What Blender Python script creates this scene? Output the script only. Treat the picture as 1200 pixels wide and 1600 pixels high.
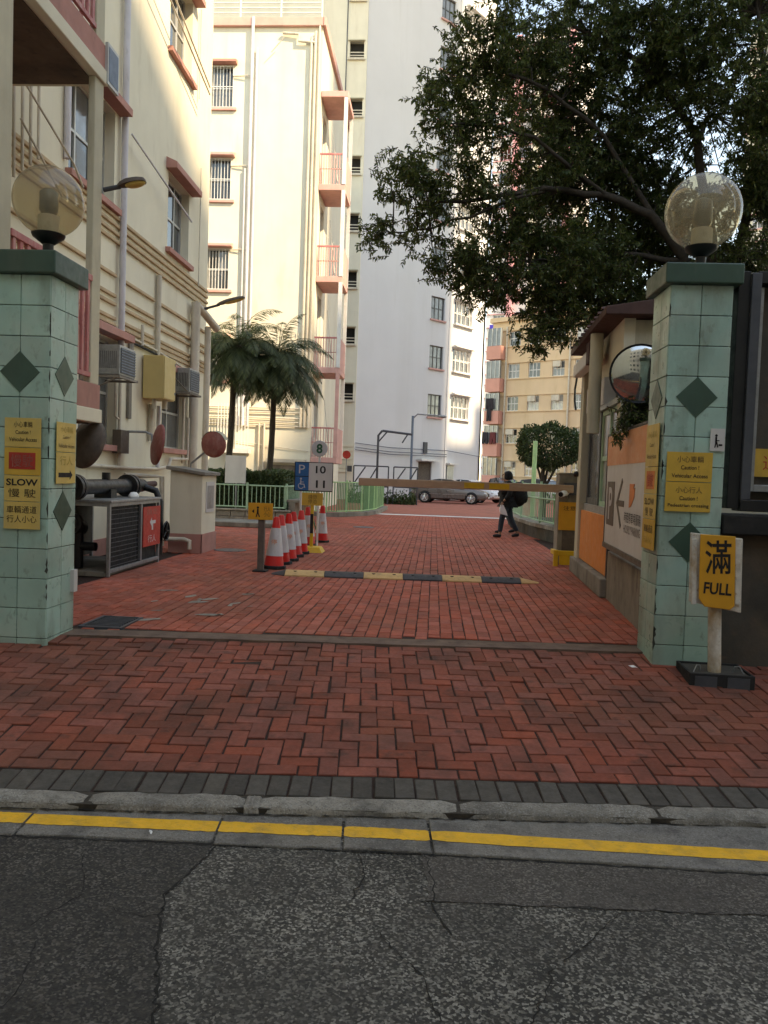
import bpy, bmesh, math, random
from mathutils import Matrix, Vector
R = math.radians
random.seed(7)
for o in list(bpy.data.objects): bpy.data.objects.remove(o)
SC = bpy.context.scene
COL = SC.collection

# ------------------------------------------------------------------ camera, sky, sun, exposure
YAW, PITCH, ROLL = R(3.5), R(2.65), R(2.0)
fw = Vector((-math.sin(YAW)*math.cos(PITCH), math.cos(YAW)*math.cos(PITCH), -math.sin(PITCH)))
r0 = Vector((math.cos(YAW), math.sin(YAW), 0)); u0 = r0.cross(fw)
rt = r0*math.cos(ROLL) + u0*math.sin(ROLL); up = rt.cross(fw)
cam = bpy.data.cameras.new('camera'); co = bpy.data.objects.new('camera', cam); COL.objects.link(co)
co.matrix_world = Matrix(((rt.x, up.x, -fw.x, 0), (rt.y, up.y, -fw.y, 0), (rt.z, up.z, -fw.z, 1.5), (0, 0, 0, 1)))
cam.sensor_fit = 'VERTICAL'; cam.sensor_height = 36; cam.lens = 36*1240/1600
cam.clip_start = .05; cam.clip_end = 2000
SC.camera = co
SUN_AZ, SUN_EL = R(55), math.atan(.8)          # azimuth measured from -Y towards +X
sdir = Vector((math.sin(SUN_AZ)*math.cos(SUN_EL), -math.cos(SUN_AZ)*math.cos(SUN_EL), math.sin(SUN_EL)))
W = bpy.data.worlds.new('World'); SC.world = W; W.use_nodes = True
nt = W.node_tree; bg = nt.nodes['Background']
sky = nt.nodes.new('ShaderNodeTexSky'); sky.sky_type = 'NISHITA'; sky.sun_disc = False
sky.sun_elevation = SUN_EL; sky.sun_rotation = math.pi - SUN_AZ
sky.air_density = 1.0; sky.dust_density = .15; sky.ozone_density = 2.2
nt.links.new(sky.outputs[0], bg.inputs[0]); bg.inputs[1].default_value = .15
sl = bpy.data.lights.new('sun', 'SUN'); sl.energy = 2.0; sl.angle = R(.7); sl.color = (1, .975, .94)
so = bpy.data.objects.new('sun', sl); COL.objects.link(so); so.rotation_euler = sdir.to_track_quat('Z', 'Y').to_euler()
so.location = (20, -10, 40)
SC.view_settings.view_transform = 'Standard'; SC.view_settings.look = 'None'
SC.view_settings.exposure = 2.1; SC.view_settings.gamma = 1; SC.view_settings.use_curve_mapping = False
SC.view_settings.use_white_balance = True; SC.view_settings.white_balance_temperature = 11000; SC.view_settings.white_balance_tint = 12
SC.render.engine = 'CYCLES'
SC.cycles.max_bounces = 7; SC.cycles.diffuse_bounces = 4; SC.cycles.transparent_max_bounces = 12
SC.cycles.use_denoising = True

# ------------------------------------------------------------------ helpers
ORG = {}
def tag(o, label=None, cat=None, group=None, kind=None):
    if label: o['label'] = label
    if cat: o['category'] = cat
    if group: o['group'] = group
    if kind: o['kind'] = kind
    return o
def thing(name, label, cat, loc=(0, 0, 0), group=None):
    o = bpy.data.objects.new(name, None); COL.objects.link(o); o.location = loc; o.empty_display_size = .1
    ORG[o.name] = Vector(loc)
    return tag(o, label, cat, group)
class MB:
    def __init__(s, M=None): s.v = []; s.f = []; s.mi = []; s.M = M or Matrix(); s.cur = 0
    def add(s, vs, fs):
        b = len(s.v); M = s.M
        s.v += [M @ Vector(p) for p in vs]
        for f in fs: s.f.append(tuple(b+i for i in f)); s.mi.append(s.cur)
        return s
    def box(s, x0, x1, y0, y1, z0, z1):
        return s.add([(x0,y0,z0),(x1,y0,z0),(x1,y1,z0),(x0,y1,z0),(x0,y0,z1),(x1,y0,z1),(x1,y1,z1),(x0,y1,z1)],
                     [(0,3,2,1),(4,5,6,7),(0,1,5,4),(1,2,6,5),(2,3,7,6),(3,0,4,7)])
    def quad(s, a, b, c, d): return s.add([a, b, c, d], [(0, 1, 2, 3)])
    def prism(s, poly, y0, y1):                     # polygon in local x,z drawn anticlockwise seen from -y
        n = len(poly)
        vs = [(x, y0, z) for x, z in poly] + [(x, y1, z) for x, z in poly]
        fs = [tuple(range(n)), tuple(range(2*n-1, n-1, -1))] + [(i, i+n, (i+1) % n+n, (i+1) % n) for i in range(n)]
        return s.add(vs, fs)
    def prismz(s, poly, z0, z1):                    # polygon in x,y anticlockwise from above
        n = len(poly)
        vs = [(x, y, z0) for x, y in poly] + [(x, y, z1) for x, y in poly]
        fs = [tuple(range(n-1, -1, -1)), tuple(range(n, 2*n))] + [(i, (i+1) % n, (i+1) % n+n, i+n) for i in range(n)]
        return s.add(vs, fs)
    def tube(s, pts, r, n=8, cap=True):
        pts = [Vector(p) for p in pts]; m = len(pts)
        rs = r if isinstance(r, (list, tuple)) else [r]*m
        vs = []; prev = None
        for i, p in enumerate(pts):
            t = (pts[min(i+1, m-1)]-pts[max(i-1, 0)]).normalized()
            if prev is None:
                a = Vector((0, 0, 1)) if abs(t.z) < .9 else Vector((1, 0, 0))
                x = t.cross(a).normalized()
            else: x = (prev - t*prev.dot(t)).normalized()
            prev = x; y = t.cross(x)
            vs += [p + (x*math.cos(2*math.pi*k/n)+y*math.sin(2*math.pi*k/n))*rs[i] for k in range(n)]
        fs = [(i*n+k, i*n+(k+1) % n, (i+1)*n+(k+1) % n, (i+1)*n+k) for i in range(m-1) for k in range(n)]
        if cap: fs += [tuple(range(n-1, -1, -1)), tuple(range((m-1)*n, m*n))]
        return s.add(vs, fs)
    def lathe(s, prof, c=(0, 0, 0), n=24, axis='Z'):
        vs = []; m = len(prof)
        for r, h in prof:
            for k in range(n):
                a = 2*math.pi*k/n; p = (r*math.cos(a), r*math.sin(a), h)
                if axis == 'X': p = (p[2], p[0], p[1])
                if axis == 'Y': p = (p[1], p[2], p[0])
                vs.append((p[0]+c[0], p[1]+c[1], p[2]+c[2]))
        fs = [(i*n+k, i*n+(k+1) % n, (i+1)*n+(k+1) % n, (i+1)*n+k) for i in range(m-1) for k in range(n)]
        fs += [tuple(range(n-1, -1, -1)), tuple(range((m-1)*n, m*n))]
        return s.add(vs, fs)
    def ball(s, c, r, n=20, m=12, sq=(1, 1, 1)):
        return s.lathe_s(c, r, n, m, sq)
    def lathe_s(s, c, r, n, m, sq):
        vs = []
        for i in range(m+1):
            t = math.pi*(.001+.998*i/m)
            for k in range(n):
                a = 2*math.pi*k/n
                vs.append((c[0]+r*sq[0]*math.sin(t)*math.cos(a), c[1]+r*sq[1]*math.sin(t)*math.sin(a), c[2]-r*sq[2]*math.cos(t)))
        return s.add(vs, [(i*n+k, i*n+(k+1) % n, (i+1)*n+(k+1) % n, (i+1)*n+k) for i in range(m) for k in range(n)])
    def wall(s, u0, u1, v0, v1, ops, d=.2):         # sheet facing local -y with openings and reveals of depth d
        us = sorted({u0, u1, *[o[0] for o in ops], *[o[1] for o in ops]}); vs = sorted({v0, v1, *[o[2] for o in ops], *[o[3] for o in ops]})
        for i in range(len(us)-1):
            for j in range(len(vs)-1):
                a, b, c, e = us[i], us[i+1], vs[j], vs[j+1]; mu, mv = (a+b)/2, (c+e)/2
                if any(o[0] < mu < o[1] and o[2] < mv < o[3] for o in ops): continue
                s.quad((a, 0, c), (b, 0, c), (b, 0, e), (a, 0, e))
        for a, b, c, e in ops:
            s.quad((a, 0, c), (a, d, c), (b, d, c), (b, 0, c)); s.quad((a, 0, e), (b, 0, e), (b, d, e), (a, d, e))
            s.quad((a, 0, c), (a, 0, e), (a, d, e), (a, d, c)); s.quad((b, 0, c), (b, d, c), (b, d, e), (b, 0, e))
        return s
    def build(s, name, mat, parent=None, smooth=0, bevel=0, at=None):
        org = ORG[parent.name] if parent is not None else Vector(at or (0, 0, 0))
        me = bpy.data.meshes.new(name); me.from_pydata([v-org for v in s.v], [], s.f)
        for m in (mat if isinstance(mat, (list, tuple)) else [mat]): me.materials.append(m)
        if max(s.mi, default=0): me.polygons.foreach_set('material_index', s.mi)
        o = bpy.data.objects.new(name, me); COL.objects.link(o)
        if parent is not None: o.parent = parent
        else: o.location = org
        ORG[o.name] = org
        if smooth:
            me.polygons.foreach_set('use_smooth', [True]*len(me.polygons)); me.set_sharp_from_angle(angle=R(smooth))
        if bevel:
            b = o.modifiers.new('Bevel', 'BEVEL'); b.width = bevel; b.segments = 2; b.limit_method = 'ANGLE'
        return o
def FR(x, y, z=0, deg=0): return Matrix.Translation((x, y, z)) @ Matrix.Rotation(R(deg), 4, 'Z')
def inst(src, M_off, parent, name=None):            # copy sharing mesh data, shifted by a vector
    c = src.copy(); COL.objects.link(c); c.parent = parent
    c.location = Vector(src.location)+Vector(M_off); ORG[c.name] = ORG[src.name]
    return c

# ------------------------------------------------------------------ materials
def nd(nt, t, **k):
    n = nt.nodes.new('ShaderNode'+t)
    for a, b in k.items(): setattr(n, a, b)
    return n
MATS = {}
def mat(name, col, rough=.75, metal=0, var=.18, vs=5, bump=0, bs=60, dirt=None, dz=.15, rnd=0, spec=.35, emit=None, attr=None, tint=None, speck=None):
    """dirt=(colour, amount 0..1, scale): stains stretched along z by dz. rnd: per-object brightness spread. tint=(colour, amount, scale): broad patches"""
    m = bpy.data.materials.new(name); m.use_nodes = True; t = m.node_tree; L = t.links
    p = t.nodes['Principled BSDF']
    p.inputs['Roughness'].default_value = rough; p.inputs['Metallic'].default_value = metal
    p.inputs['Specular IOR Level'].default_value = spec
    geo = nd(t, 'NewGeometry')
    def noise(sc, det=4, stretch=1, w=0):
        mp = nd(t, 'Mapping'); mp.inputs['Scale'].default_value = (1, 1, stretch); mp.inputs['Location'].default_value = (w, w*.7, w*.3)
        L.new(geo.outputs['Position'], mp.inputs[0])
        n = nd(t, 'TexNoise'); n.inputs['Scale'].default_value = sc; n.inputs['Detail'].default_value = det; n.inputs['Roughness'].default_value = .6
        L.new(mp.outputs[0], n.inputs['Vector']); return n.outputs['Fac']
    def ramp(x, a, b, lo=0, hi=1):
        r = nd(t, 'MapRange'); r.clamp = True
        for i, v in enumerate((a, b, lo, hi)): r.inputs[1+i].default_value = v
        L.new(x, r.inputs[0]); return r.outputs[0]
    def mix(fac, a, b, mode='MIX'):
        x = nd(t, 'Mix', data_type='RGBA', blend_type=mode)
        if isinstance(fac, (int, float)): x.inputs[0].default_value = fac
        else: L.new(fac, x.inputs[0])
        for i, q in ((6, a), (7, b)):
            if isinstance(q, tuple): x.inputs[i].default_value = (*q[:3], 1)
            else: L.new(q, x.inputs[i])
        return x.outputs[2]
    c = mix(ramp(noise(vs), .3, .7), tuple(v*(1-var) for v in col), tuple(min(1, v*(1+var*.7)) for v in col))
    if tint: c = mix(ramp(noise(tint[2], 3, 1, 5), .45, .62, 0, tint[1]), c, tint[0])
    if rnd or attr:
        if attr:
            a = nd(t, 'Attribute'); a.attribute_name = attr; rv = a.outputs['Fac']
        else:
            rv = nd(t, 'ObjectInfo').outputs['Random']
        hs = nd(t, 'HueSaturation'); L.new(c, hs.inputs['Color']); L.new(ramp(rv, 0, 1, 1-rnd, 1+rnd*.8), hs.inputs['Value'])
        wn = nd(t, 'TexWhiteNoise', noise_dimensions='1D'); L.new(rv, wn.inputs['W'])
        L.new(ramp(wn.outputs['Value'], 0, 1, 1-rnd*.22, 1+rnd*.3), hs.inputs['Saturation'])
        c = hs.outputs[0]
    if speck:
        v = nd(t, 'TexVoronoi'); v.inputs['Scale'].default_value = speck[1]; L.new(geo.outputs['Position'], v.inputs['Vector'])
        v.inputs['Randomness'].default_value = 1
        sep = nd(t, 'SeparateColor'); L.new(v.outputs['Color'], sep.inputs[0])
        patch = ramp(noise(1.7, 3, 1, 11), .35, .65, .35, 1)
        mm = nd(t, 'Math', operation='MULTIPLY'); L.new(ramp(sep.outputs[0], speck[2], 1, 0, 1), mm.inputs[0]); L.new(patch, mm.inputs[1])
        c = mix(mm.outputs[0], c, speck[0])
        c = mix(ramp(sep.outputs[1], .75, 1, 0, .55), c, tuple(q*.3 for q in col))
    if dirt:
        c = mix(ramp(noise(dirt[2], 5, dz, 3), .5, .72, 0, dirt[1]), c, dirt[0])
        c = mix(ramp(noise(dirt[2]*4, 6, dz*2, 9), .58, .7, 0, dirt[1]*.8), c, dirt[0])
    L.new(c, p.inputs['Base Color'])
    L.new(ramp(noise(vs*3, 3, 1, 2), .3, .7, max(.02, rough-.12), min(1, rough+.12)), p.inputs['Roughness'])
    if bump:
        b = nd(t, 'Bump'); b.inputs['Strength'].default_value = bump; b.inputs['Distance'].default_value = .01
        L.new(noise(bs, 5), b.inputs['Height']); L.new(b.outputs[0], p.inputs['Normal'])
    if emit: p.inputs['Emission Color'].default_value = (*emit[:3], 1); p.inputs['Emission Strength'].default_value = emit[3]
    MATS[name] = m; return m
def leafmat(name, col, col2, trans=.35):
    m = bpy.data.materials.new(name); m.use_nodes = True; t = m.node_tree; L = t.links
    out = t.nodes['Material Output']; p = t.nodes['Principled BSDF']
    a = nd(t, 'Attribute'); a.attribute_name = 'rnd'
    x = nd(t, 'Mix', data_type='RGBA'); x.inputs[6].default_value = (*col, 1); x.inputs[7].default_value = (*col2, 1)
    L.new(a.outputs['Fac'], x.inputs[0]); L.new(x.outputs[2], p.inputs['Base Color'])
    p.inputs['Roughness'].default_value = .5; p.inputs['Specular IOR Level'].default_value = .4
    tr = nd(t, 'BsdfTranslucent'); L.new(x.outputs[2], tr.inputs['Color'])
    ms = nd(t, 'MixShader'); ms.inputs[0].default_value = trans
    L.new(p.outputs[0], ms.inputs[1]); L.new(tr.outputs[0], ms.inputs[2]); L.new(ms.outputs[0], out.inputs['Surface'])
    return m
DK = (.035, .03, .025)
BR = dict(rough=.85, var=.2, vs=14, bump=.35, bs=160, dirt=((.055, .03, .022), .7, 1.7), dz=1, tint=((.15, .055, .032), .6, .8))
m_brick = mat('clay brick', (.275, .073, .046), rnd=.24, **BR)
m_brick2 = mat('clay brick ramp field', (.275, .073, .046), rnd=.22, attr='rnd', **BR)
m_brick3 = mat('bounce lit drive brick', (.44, .105, .065), rough=.85, var=.2, vs=14, bump=.35, bs=160, rnd=.2, attr='rnd', dirt=((.16, .05, .03), .6, 1.2), dz=1, tint=((.26, .08, .045), .6, .6))  # brighter than the ramp brick; light bounced off the sunlit wall put into colour
m_joint = mat('joint dirt', (.038, .018, .012), .95, var=.4, vs=9, bump=.5, bs=120)
m_grey = mat('charcoal paver', (.075, .064, .052), .85, var=.25, vs=16, rnd=.3, bump=.35, bs=160, dirt=((.13, .11, .09), .4, 3), dz=1)
m_asph = mat('asphalt', (.062, .055, .046), .9, var=.4, vs=45, bump=1.0, bs=120, speck=((.44, .40, .33), 100, .5), tint=((.032, .029, .024), .8, 1.0), dirt=((.095, .083, .066), .5, 22), dz=1)
m_asph3 = mat('dark old asphalt', (.045, .04, .034), .92, var=.4, vs=40, bump=1.0, bs=110, speck=((.17, .15, .125), 110, .55), tint=((.028, .025, .021), .8, 1.6), dirt=((.08, .066, .052), .5, 12), dz=1)
m_asph2 = mat('asphalt patch', (.078, .066, .055), .9, var=.35, vs=40, bump=.9, bs=140, speck=((.24, .21, .175), 120, .5), dirt=((.1, .085, .07), .5, 5), dz=1)
m_crack = mat('crack filler', (.018, .016, .013), .95, var=.5, vs=30)
m_kerb = mat('granite kerb', (.25, .22, .18), .85, var=.28, vs=18, bump=.7, bs=90, rnd=.2, speck=((.36, .34, .30), 150, .55), dirt=((.07, .06, .05), .7, 4), dz=1)
m_gut = mat('gutter concrete', (.165, .15, .13), .88, var=.22, vs=12, bump=.6, bs=110, rnd=.12, speck=((.28, .255, .22), 160, .6), dirt=((.055, .045, .04), .75, 5), dz=1, tint=((.22, .19, .15), .5, 2))
m_yline = mat('yellow road paint', (.84, .42, .035), .7, var=.14, vs=10, bump=.5, bs=110, dirt=((.25, .16, .06), .5, 8), dz=1)
m_conc = mat('stained concrete', (.25, .22, .18), .88, var=.25, vs=3, bump=.5, bs=50, dirt=((.08, .065, .05), .75, 1.6), dz=.25)
m_concD = mat('dark render', (.07, .062, .05), .85, var=.3, vs=2.5, bump=.3, bs=40, dirt=((.16, .10, .06), .45, 1.8), dz=.6)
m_strip = mat('cement strip', (.17, .105, .075), .9, var=.3, vs=6, bump=.6, bs=80, dirt=((.08, .05, .04), .6, 3), dz=1)
m_tile = mat('sea green tile', (.335, .52, .44), .36, var=.14, vs=3, rnd=.15, bump=.2, bs=22, dirt=((.15, .165, .12), .7, 2.6), dz=.3, spec=.5, tint=((.42, .50, .42), .5, 2.2))
m_tileG = mat('bottle green tile', (.035, .085, .06), .4, var=.2, vs=4, rnd=.15, dirt=((.1, .12, .09), .3, 4), spec=.5)
m_grout = mat('grout', (.055, .06, .048), .9, var=.35, vs=14)
m_cream = mat('cream painted render', (.76, .70, .545), .85, var=.06, vs=1.2, bump=.15, bs=30, dirt=((.52, .44, .30), .35, .8), dz=.12)
m_cream2 = mat('warm cream render', (.74, .685, .55), .85, var=.06, vs=1, bump=.1, bs=30, dirt=((.56, .48, .36), .45, .5), dz=.08)
m_creamD = mat('aged cream column', (.55, .50, .37), .85, var=.1, vs=2, bump=.2, bs=40, dirt=((.3, .26, .19), .5, 1.2), dz=.12)
m_rib = mat('moulding ochre', (.55, .40, .25), .85, var=.12, vs=3, dirt=((.32, .22, .14), .5, 2), dz=.3)
m_pink = mat('dusty pink paint', (.50, .235, .19), .8, var=.12, vs=3, dirt=((.3, .15, .12), .5, 1.5), dz=.2)
m_pinkL = mat('pale pink paint', (.66, .36, .31), .8, var=.1, vs=3, dirt=((.4, .22, .19), .35, 1.5), dz=.2)
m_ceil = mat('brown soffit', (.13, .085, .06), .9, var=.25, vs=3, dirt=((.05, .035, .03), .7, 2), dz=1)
m_pinkR = mat('raspberry pink metal', (.52, .17, .16), .6, var=.15, vs=6, dirt=((.66, .52, .46), .4, 8), dz=.2)
m_white = mat('white tower render', (.65, .645, .64), .85, var=.04, vs=.4, bump=.08, bs=20, dirt=((.54, .53, .50), .45, .3), dz=.05)
m_whitep = mat('white paint', (.72, .70, .66), .6, var=.08, vs=5, dirt=((.4, .36, .3), .35, 3), dz=.3)
m_ochre = mat('ochre orange render', (.70, .51, .33), .85, var=.07, vs=.5, dirt=((.5, .34, .18), .35, .4), dz=.1)
m_salmon = mat('salmon render', (.68, .32, .25), .85, var=.08, vs=1)
m_pipe = mat('painted pipe', (.62, .55, .44), .6, var=.1, vs=4, dirt=((.3, .24, .18), .45, 3), dz=.2)
m_pipeW = mat('lavender white pipe', (.62, .60, .62), .5, var=.08, vs=4, dirt=((.35, .32, .3), .4, 3), dz=.2)
m_frame = mat('aluminium frame', (.50, .50, .47), .45, .35, var=.1)
m_frameD = mat('dark window frame', (.10, .10, .095), .5, .2, var=.15)
m_glass = mat('window glass', (.035, .045, .05), .06, var=.3, vs=1.4, spec=.8)  # dark opaque tone stands in for the unlit rooms behind
m_glassG = mat('grey curtained glass', (.16, .17, .17), .1, var=.35, vs=1.5, spec=.8)
m_glassL = mat('pale curtained glass', (.42, .41, .37), .12, var=.3, vs=1.5, spec=.7)
m_dark = mat('stairwell shade', (.02, .018, .016), .9)
m_black = mat('black metal', (.018, .018, .018), .45, .3, var=.3, spec=.5)
m_blackM = mat('black matt', (.022, .021, .02), .8, var=.3)
m_galv = mat('galvanised steel', (.32, .33, .33), .45, .6, var=.15, vs=12, dirt=((.15, .13, .11), .4, 6), dz=.5)
m_steel = mat('dark steel', (.085, .09, .10), .55, .4, var=.15)
m_bluest = mat('blue grey steel', (.16, .21, .27), .55, .2, var=.15)
m_sign = mat('amber sign plate', (.66, .385, .065), .55, var=.1, vs=5, dirt=((.42, .25, .06), .35, 5), dz=.4)
m_signP = mat('pale yellow sign plate', (.68, .47, .14), .55, var=.1, vs=5, dirt=((.5, .4, .2), .35, 5), dz=.4)
m_signO = mat('orange sign plate', (.72, .33, .035), .55, var=.08, vs=5)
m_ink = mat('black ink', (.02, .016, .014), .7)
m_inkB = mat('faded brown ink', (.12, .07, .03), .7)
m_inkF = mat('very faded ink', (.42, .29, .07), .7)
m_red = mat('sign red', (.50, .045, .03), .55, var=.2, vs=8)
m_redD = mat('weathered red paint', (.33, .10, .08), .65, var=.2, vs=9, dirt=((.5, .3, .24), .45, 7), dz=.4)
m_coneR = mat('cone red', (.68, .03, .026), .5, var=.12, vs=8, rnd=.12)
m_coneW = mat('cone reflective white', (.55, .535, .53), .45, var=.08, vs=8, rnd=.08, dirt=((.36, .33, .3), .4, 8), dz=.3)
m_orangeT = mat('orange lettering', (.75, .22, .06), .6)
m_green = mat('fence green paint', (.11, .25, .11), .55, var=.15, vs=6)
m_greenL = mat('pale green paint', (.36, .58, .28), .55, var=.12, vs=6)
m_greenW = mat('whitish green paint', (.34, .50, .33), .55, var=.12, vs=6)
m_blue = mat('parking blue', (.015, .12, .30), .5, var=.1)
m_board = mat('grey white board', (.62, .60, .57), .55, var=.05, vs=3, dirt=((.4, .36, .32), .25, 2), dz=.2)
m_orangeP = mat('orange panel', (.74, .235, .055), .6, var=.08, vs=3, dirt=((.6, .2, .06), .3, 2), dz=.2)
m_orangeS = mat('faded orange vinyl', (.74, .30, .14), .6, var=.08, vs=3, dirt=((.72, .42, .24), .5, 2), dz=3)
m_brown = mat('taupe print', (.13, .10, .075), .6)
m_wood = mat('grey brown post', (.13, .10, .08), .8, var=.25, vs=10)
m_woodL = mat('tan wood', (.36, .25, .13), .8, var=.2, vs=10)
m_humpY = mat('hump yellow rubber', (.64, .38, .16), .75, var=.15, vs=9, bump=.4, bs=90, dirt=((.3, .19, .1), .5, 6), dz=1)
m_humpB = mat('hump black rubber', (.065, .062, .062), .75, var=.25, vs=9, bump=.4, bs=90, dirt=((.14, .1, .08), .5, 6), dz=1)
m_yel = mat('machine yellow', (.70, .40, .03), .5, var=.1, vs=6, dirt=((.35, .22, .06), .4, 7), dz=.5)
m_arm = mat('barrier arm varnish', (.47, .30, .19), .5, var=.12, vs=4, dirt=((.6, .48, .36), .4, 3), dz=6)
m_yellowC = mat('custard yellow enamel', (.62, .46, .19), .5, var=.06, vs=3)
m_roofR = mat('oxide red roof', (.09, .045, .038), .75, var=.2, vs=4, dirt=((.1, .05, .04), .5, 2), dz=1)
m_bark = mat('bark', (.055, .042, .03), .9, var=.35, vs=12, bump=.6, bs=50)
m_barkP = mat('palm bark', (.06, .045, .032), .95, var=.4, vs=20, bump=.8, bs=60)
m_leaf = leafmat('leaf', (.03, .06, .015), (.125, .15, .04), .42)
m_leafD = leafmat('hedge leaf', (.03, .055, .018), (.075, .11, .035), .25)
m_palm = leafmat('palm leaflet', (.03, .05, .018), (.09, .115, .045), .3)
m_cloth = mat('black jacket cloth', (.012, .012, .013), .9, var=.3, bump=.3, bs=40)
m_jean = mat('dark denim', (.035, .05, .07), .9, var=.25, bump=.3, bs=80)
m_skin = mat('skin', (.36, .2, .13), .6, var=.06)
m_shoe = mat('shoe', (.02, .02, .02), .7); m_sole = mat('shoe sole', (.5, .48, .45), .7)
m_bag = mat('white plastic bag', (.68, .62, .62), .5, var=.1)
m_carS = mat('silver bronze car paint', (.17, .15, .135), .3, .25, var=.02, vs=.5, spec=.6)
m_carW = mat('white car paint', (.66, .66, .66), .25, 0, var=.03, spec=.6)
m_carK = mat('black car paint', (.02, .02, .022), .22, 0, var=.05, spec=.6)
m_tyre = mat('tyre', (.02, .02, .02), .9); m_rim = mat('alloy rim', (.5, .5, .5), .3, .8, var=.05)
m_lens = mat('headlight lens', (.6, .62, .62), .1, .2, spec=.8); m_tail = mat('tail lamp', (.35, .02, .02), .2)
m_soil = mat('soil', (.05, .04, .03), .95, var=.4, vs=15, bump=.8, bs=30)
m_stone = mat('planter stone', (.30, .26, .21), .85, rnd=.2, var=.25, vs=8, bump=.4, bs=50, dirt=((.12, .10, .08), .6, 3), dz=.5)
m_ground = mat('ground', (.14, .12, .10), .92, var=.2, vs=2, bump=.3, bs=30)
m_court = mat('red courtyard surfacing', (.42, .13, .085), .88, var=.15, vs=3, bump=.3, bs=40, dirt=((.14, .07, .055), .5, .8), dz=1)
m_mirror = mat('mirror glass', (.62, .62, .60), .07, 1, var=.05)
m_block = mat('shadow block render', (.52, .46, .38), .9, var=.06, vs=.4)
m_lit = mat('sunlit pink white render', (.80, .74, .70), .85, var=.04, vs=.4)
m_rose = mat('rose accent render', (.72, .34, .36), .85, var=.05)
m_laundry = [mat('laundry blue', (.06, .05, .42), .9), mat('laundry dark', (.03, .025, .03), .9), mat('laundry maroon', (.14, .03, .03), .9), mat('laundry grey', (.3, .28, .28), .9)]
def globe_mat():
    m = bpy.data.materials.new('smoked globe plastic'); m.use_nodes = True; t = m.node_tree; L = t.links
    out = t.nodes['Material Output']; t.nodes.remove(t.nodes['Principled BSDF'])
    tr = nd(t, 'BsdfTransparent'); tr.inputs[0].default_value = (.80, .72, .57, 1)
    df = nd(t, 'BsdfDiffuse'); df.inputs[0].default_value = (.60, .55, .44, 1)
    tl = nd(t, 'BsdfTranslucent'); tl.inputs[0].default_value = (.62, .53, .38, 1)
    gl = nd(t, 'BsdfGlossy'); gl.inputs['Roughness'].default_value = .06
    a = nd(t, 'MixShader'); a.inputs[0].default_value = .5; L.new(df.outputs[0], a.inputs[1]); L.new(tl.outputs[0], a.inputs[2])
    b = nd(t, 'MixShader'); b.inputs[0].default_value = .27; L.new(tr.outputs[0], b.inputs[1]); L.new(a.outputs[0], b.inputs[2])
    lw = nd(t, 'LayerWeight'); lw.inputs[0].default_value = .5
    pw = nd(t, 'Math', operation='POWER'); L.new(lw.outputs['Facing'], pw.inputs[0]); pw.inputs[1].default_value = 4
    fr = nd(t, 'MapRange'); L.new(pw.outputs[0], fr.inputs[0]); fr.inputs[3].default_value = .05; fr.inputs[4].default_value = .5
    c = nd(t, 'MixShader'); L.new(fr.outputs[0], c.inputs[0]); L.new(b.outputs[0], c.inputs[1]); L.new(gl.outputs[0], c.inputs[2])
    L.new(c.outputs[0], out.inputs['Surface']); return m
m_globe = globe_mat()
_tc = {}
def text(s, mt, parent, M, w=None, h=None, name='lettering', bold=0, ex=.001):
    """lettering lying on local plane y=0 facing -y, centred on the local origin, fitted to width w / height h"""
    key = (s, bold)
    if key not in _tc:
        cu = bpy.data.curves.new('t', 'FONT'); cu.body = s; cu.size = 1; cu.resolution_u = 3; cu.align_x = 'CENTER'; cu.offset = bold
        ob = bpy.data.objects.new('t', cu); COL.objects.link(ob)
        dg = bpy.context.evaluated_depsgraph_get(); me = bpy.data.meshes.new_from_object(ob.evaluated_get(dg))
        _tc[key] = ([v.co.copy() for v in me.vertices], [tuple(p.vertices) for p in me.polygons])
        bpy.data.objects.remove(ob); bpy.data.curves.remove(cu); bpy.data.meshes.remove(me)
    vs, fs = _tc[key]
    x0, x1 = min(v.x for v in vs), max(v.x for v in vs); y0, y1 = min(v.y for v in vs), max(v.y for v in vs)
    sx = w/(x1-x0) if w else h/(y1-y0); sy = h/(y1-y0) if h else sx
    b = MB(M); b.add([((v.x-(x0+x1)/2)*sx, -ex, (v.y-(y0+y1)/2)*sy) for v in vs], fs)
    return b.build(name, mt, parent)
# ------------------------------------------------------------------ ground, road, kerb, brick ramp
KF = FR(0, 4.28, 0, 4.8)                            # kerb frame: local x along the kerb, local y into the drive
SL = (.27-.015)/2.75
def rz(v): return -.27 + SL*max(0, min(v, 2.75)) + (.015 if v > 2.75 else 0)
g = MB(KF)
pr = [(-70, -.335), (-.20, -.335), (-.20, -.31), (0, -.30), (2.75, -.05), (3.0, -.04), (500, -.04)]
for (a, za), (b, zb) in zip(pr, pr[1:]): g.quad((-300, a, za), (300, a, za), (300, b, zb), (-300, b, zb))
tag(g.build('ground', m_ground), kind='structure')
g = MB(KF); g.quad((-40, -9, -.318), (40, -9, -.318), (40, -.2, -.318), (-40, -.2, -.318))
road = tag(g.build('road', m_asph), kind='structure')
def ragged(pts, st=.05, s=.008):
    o_ = []
    for (x0, y0), (x1, y1) in zip(pts, pts[1:]+pts[:1]):
        n = max(1, int(math.hypot(x1-x0, y1-y0)/st)); o_ += [(x0+(x1-x0)*i/n+random.gauss(0, s), y0+(y1-y0)*i/n+random.gauss(0, s)) for i in range(n)]
    return o_
MB(KF).prismz(ragged([(-.04, -.95), (1.45, -1.01), (4.5, -1.15), (4.5, -.45), (-.02, -.45)]), -.33, -.3145).build('road_patch', m_asph2, road)
MB(KF).prismz(ragged([(-6, -2.6), (-.94, -2.2), (-1.02, -1.6), (-1.16, -.95), (-1.08, -.7), (-1.02, -.4), (-6, -.3)]), -.33, -.3150).build('road_patch', m_asph3, road)
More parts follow.
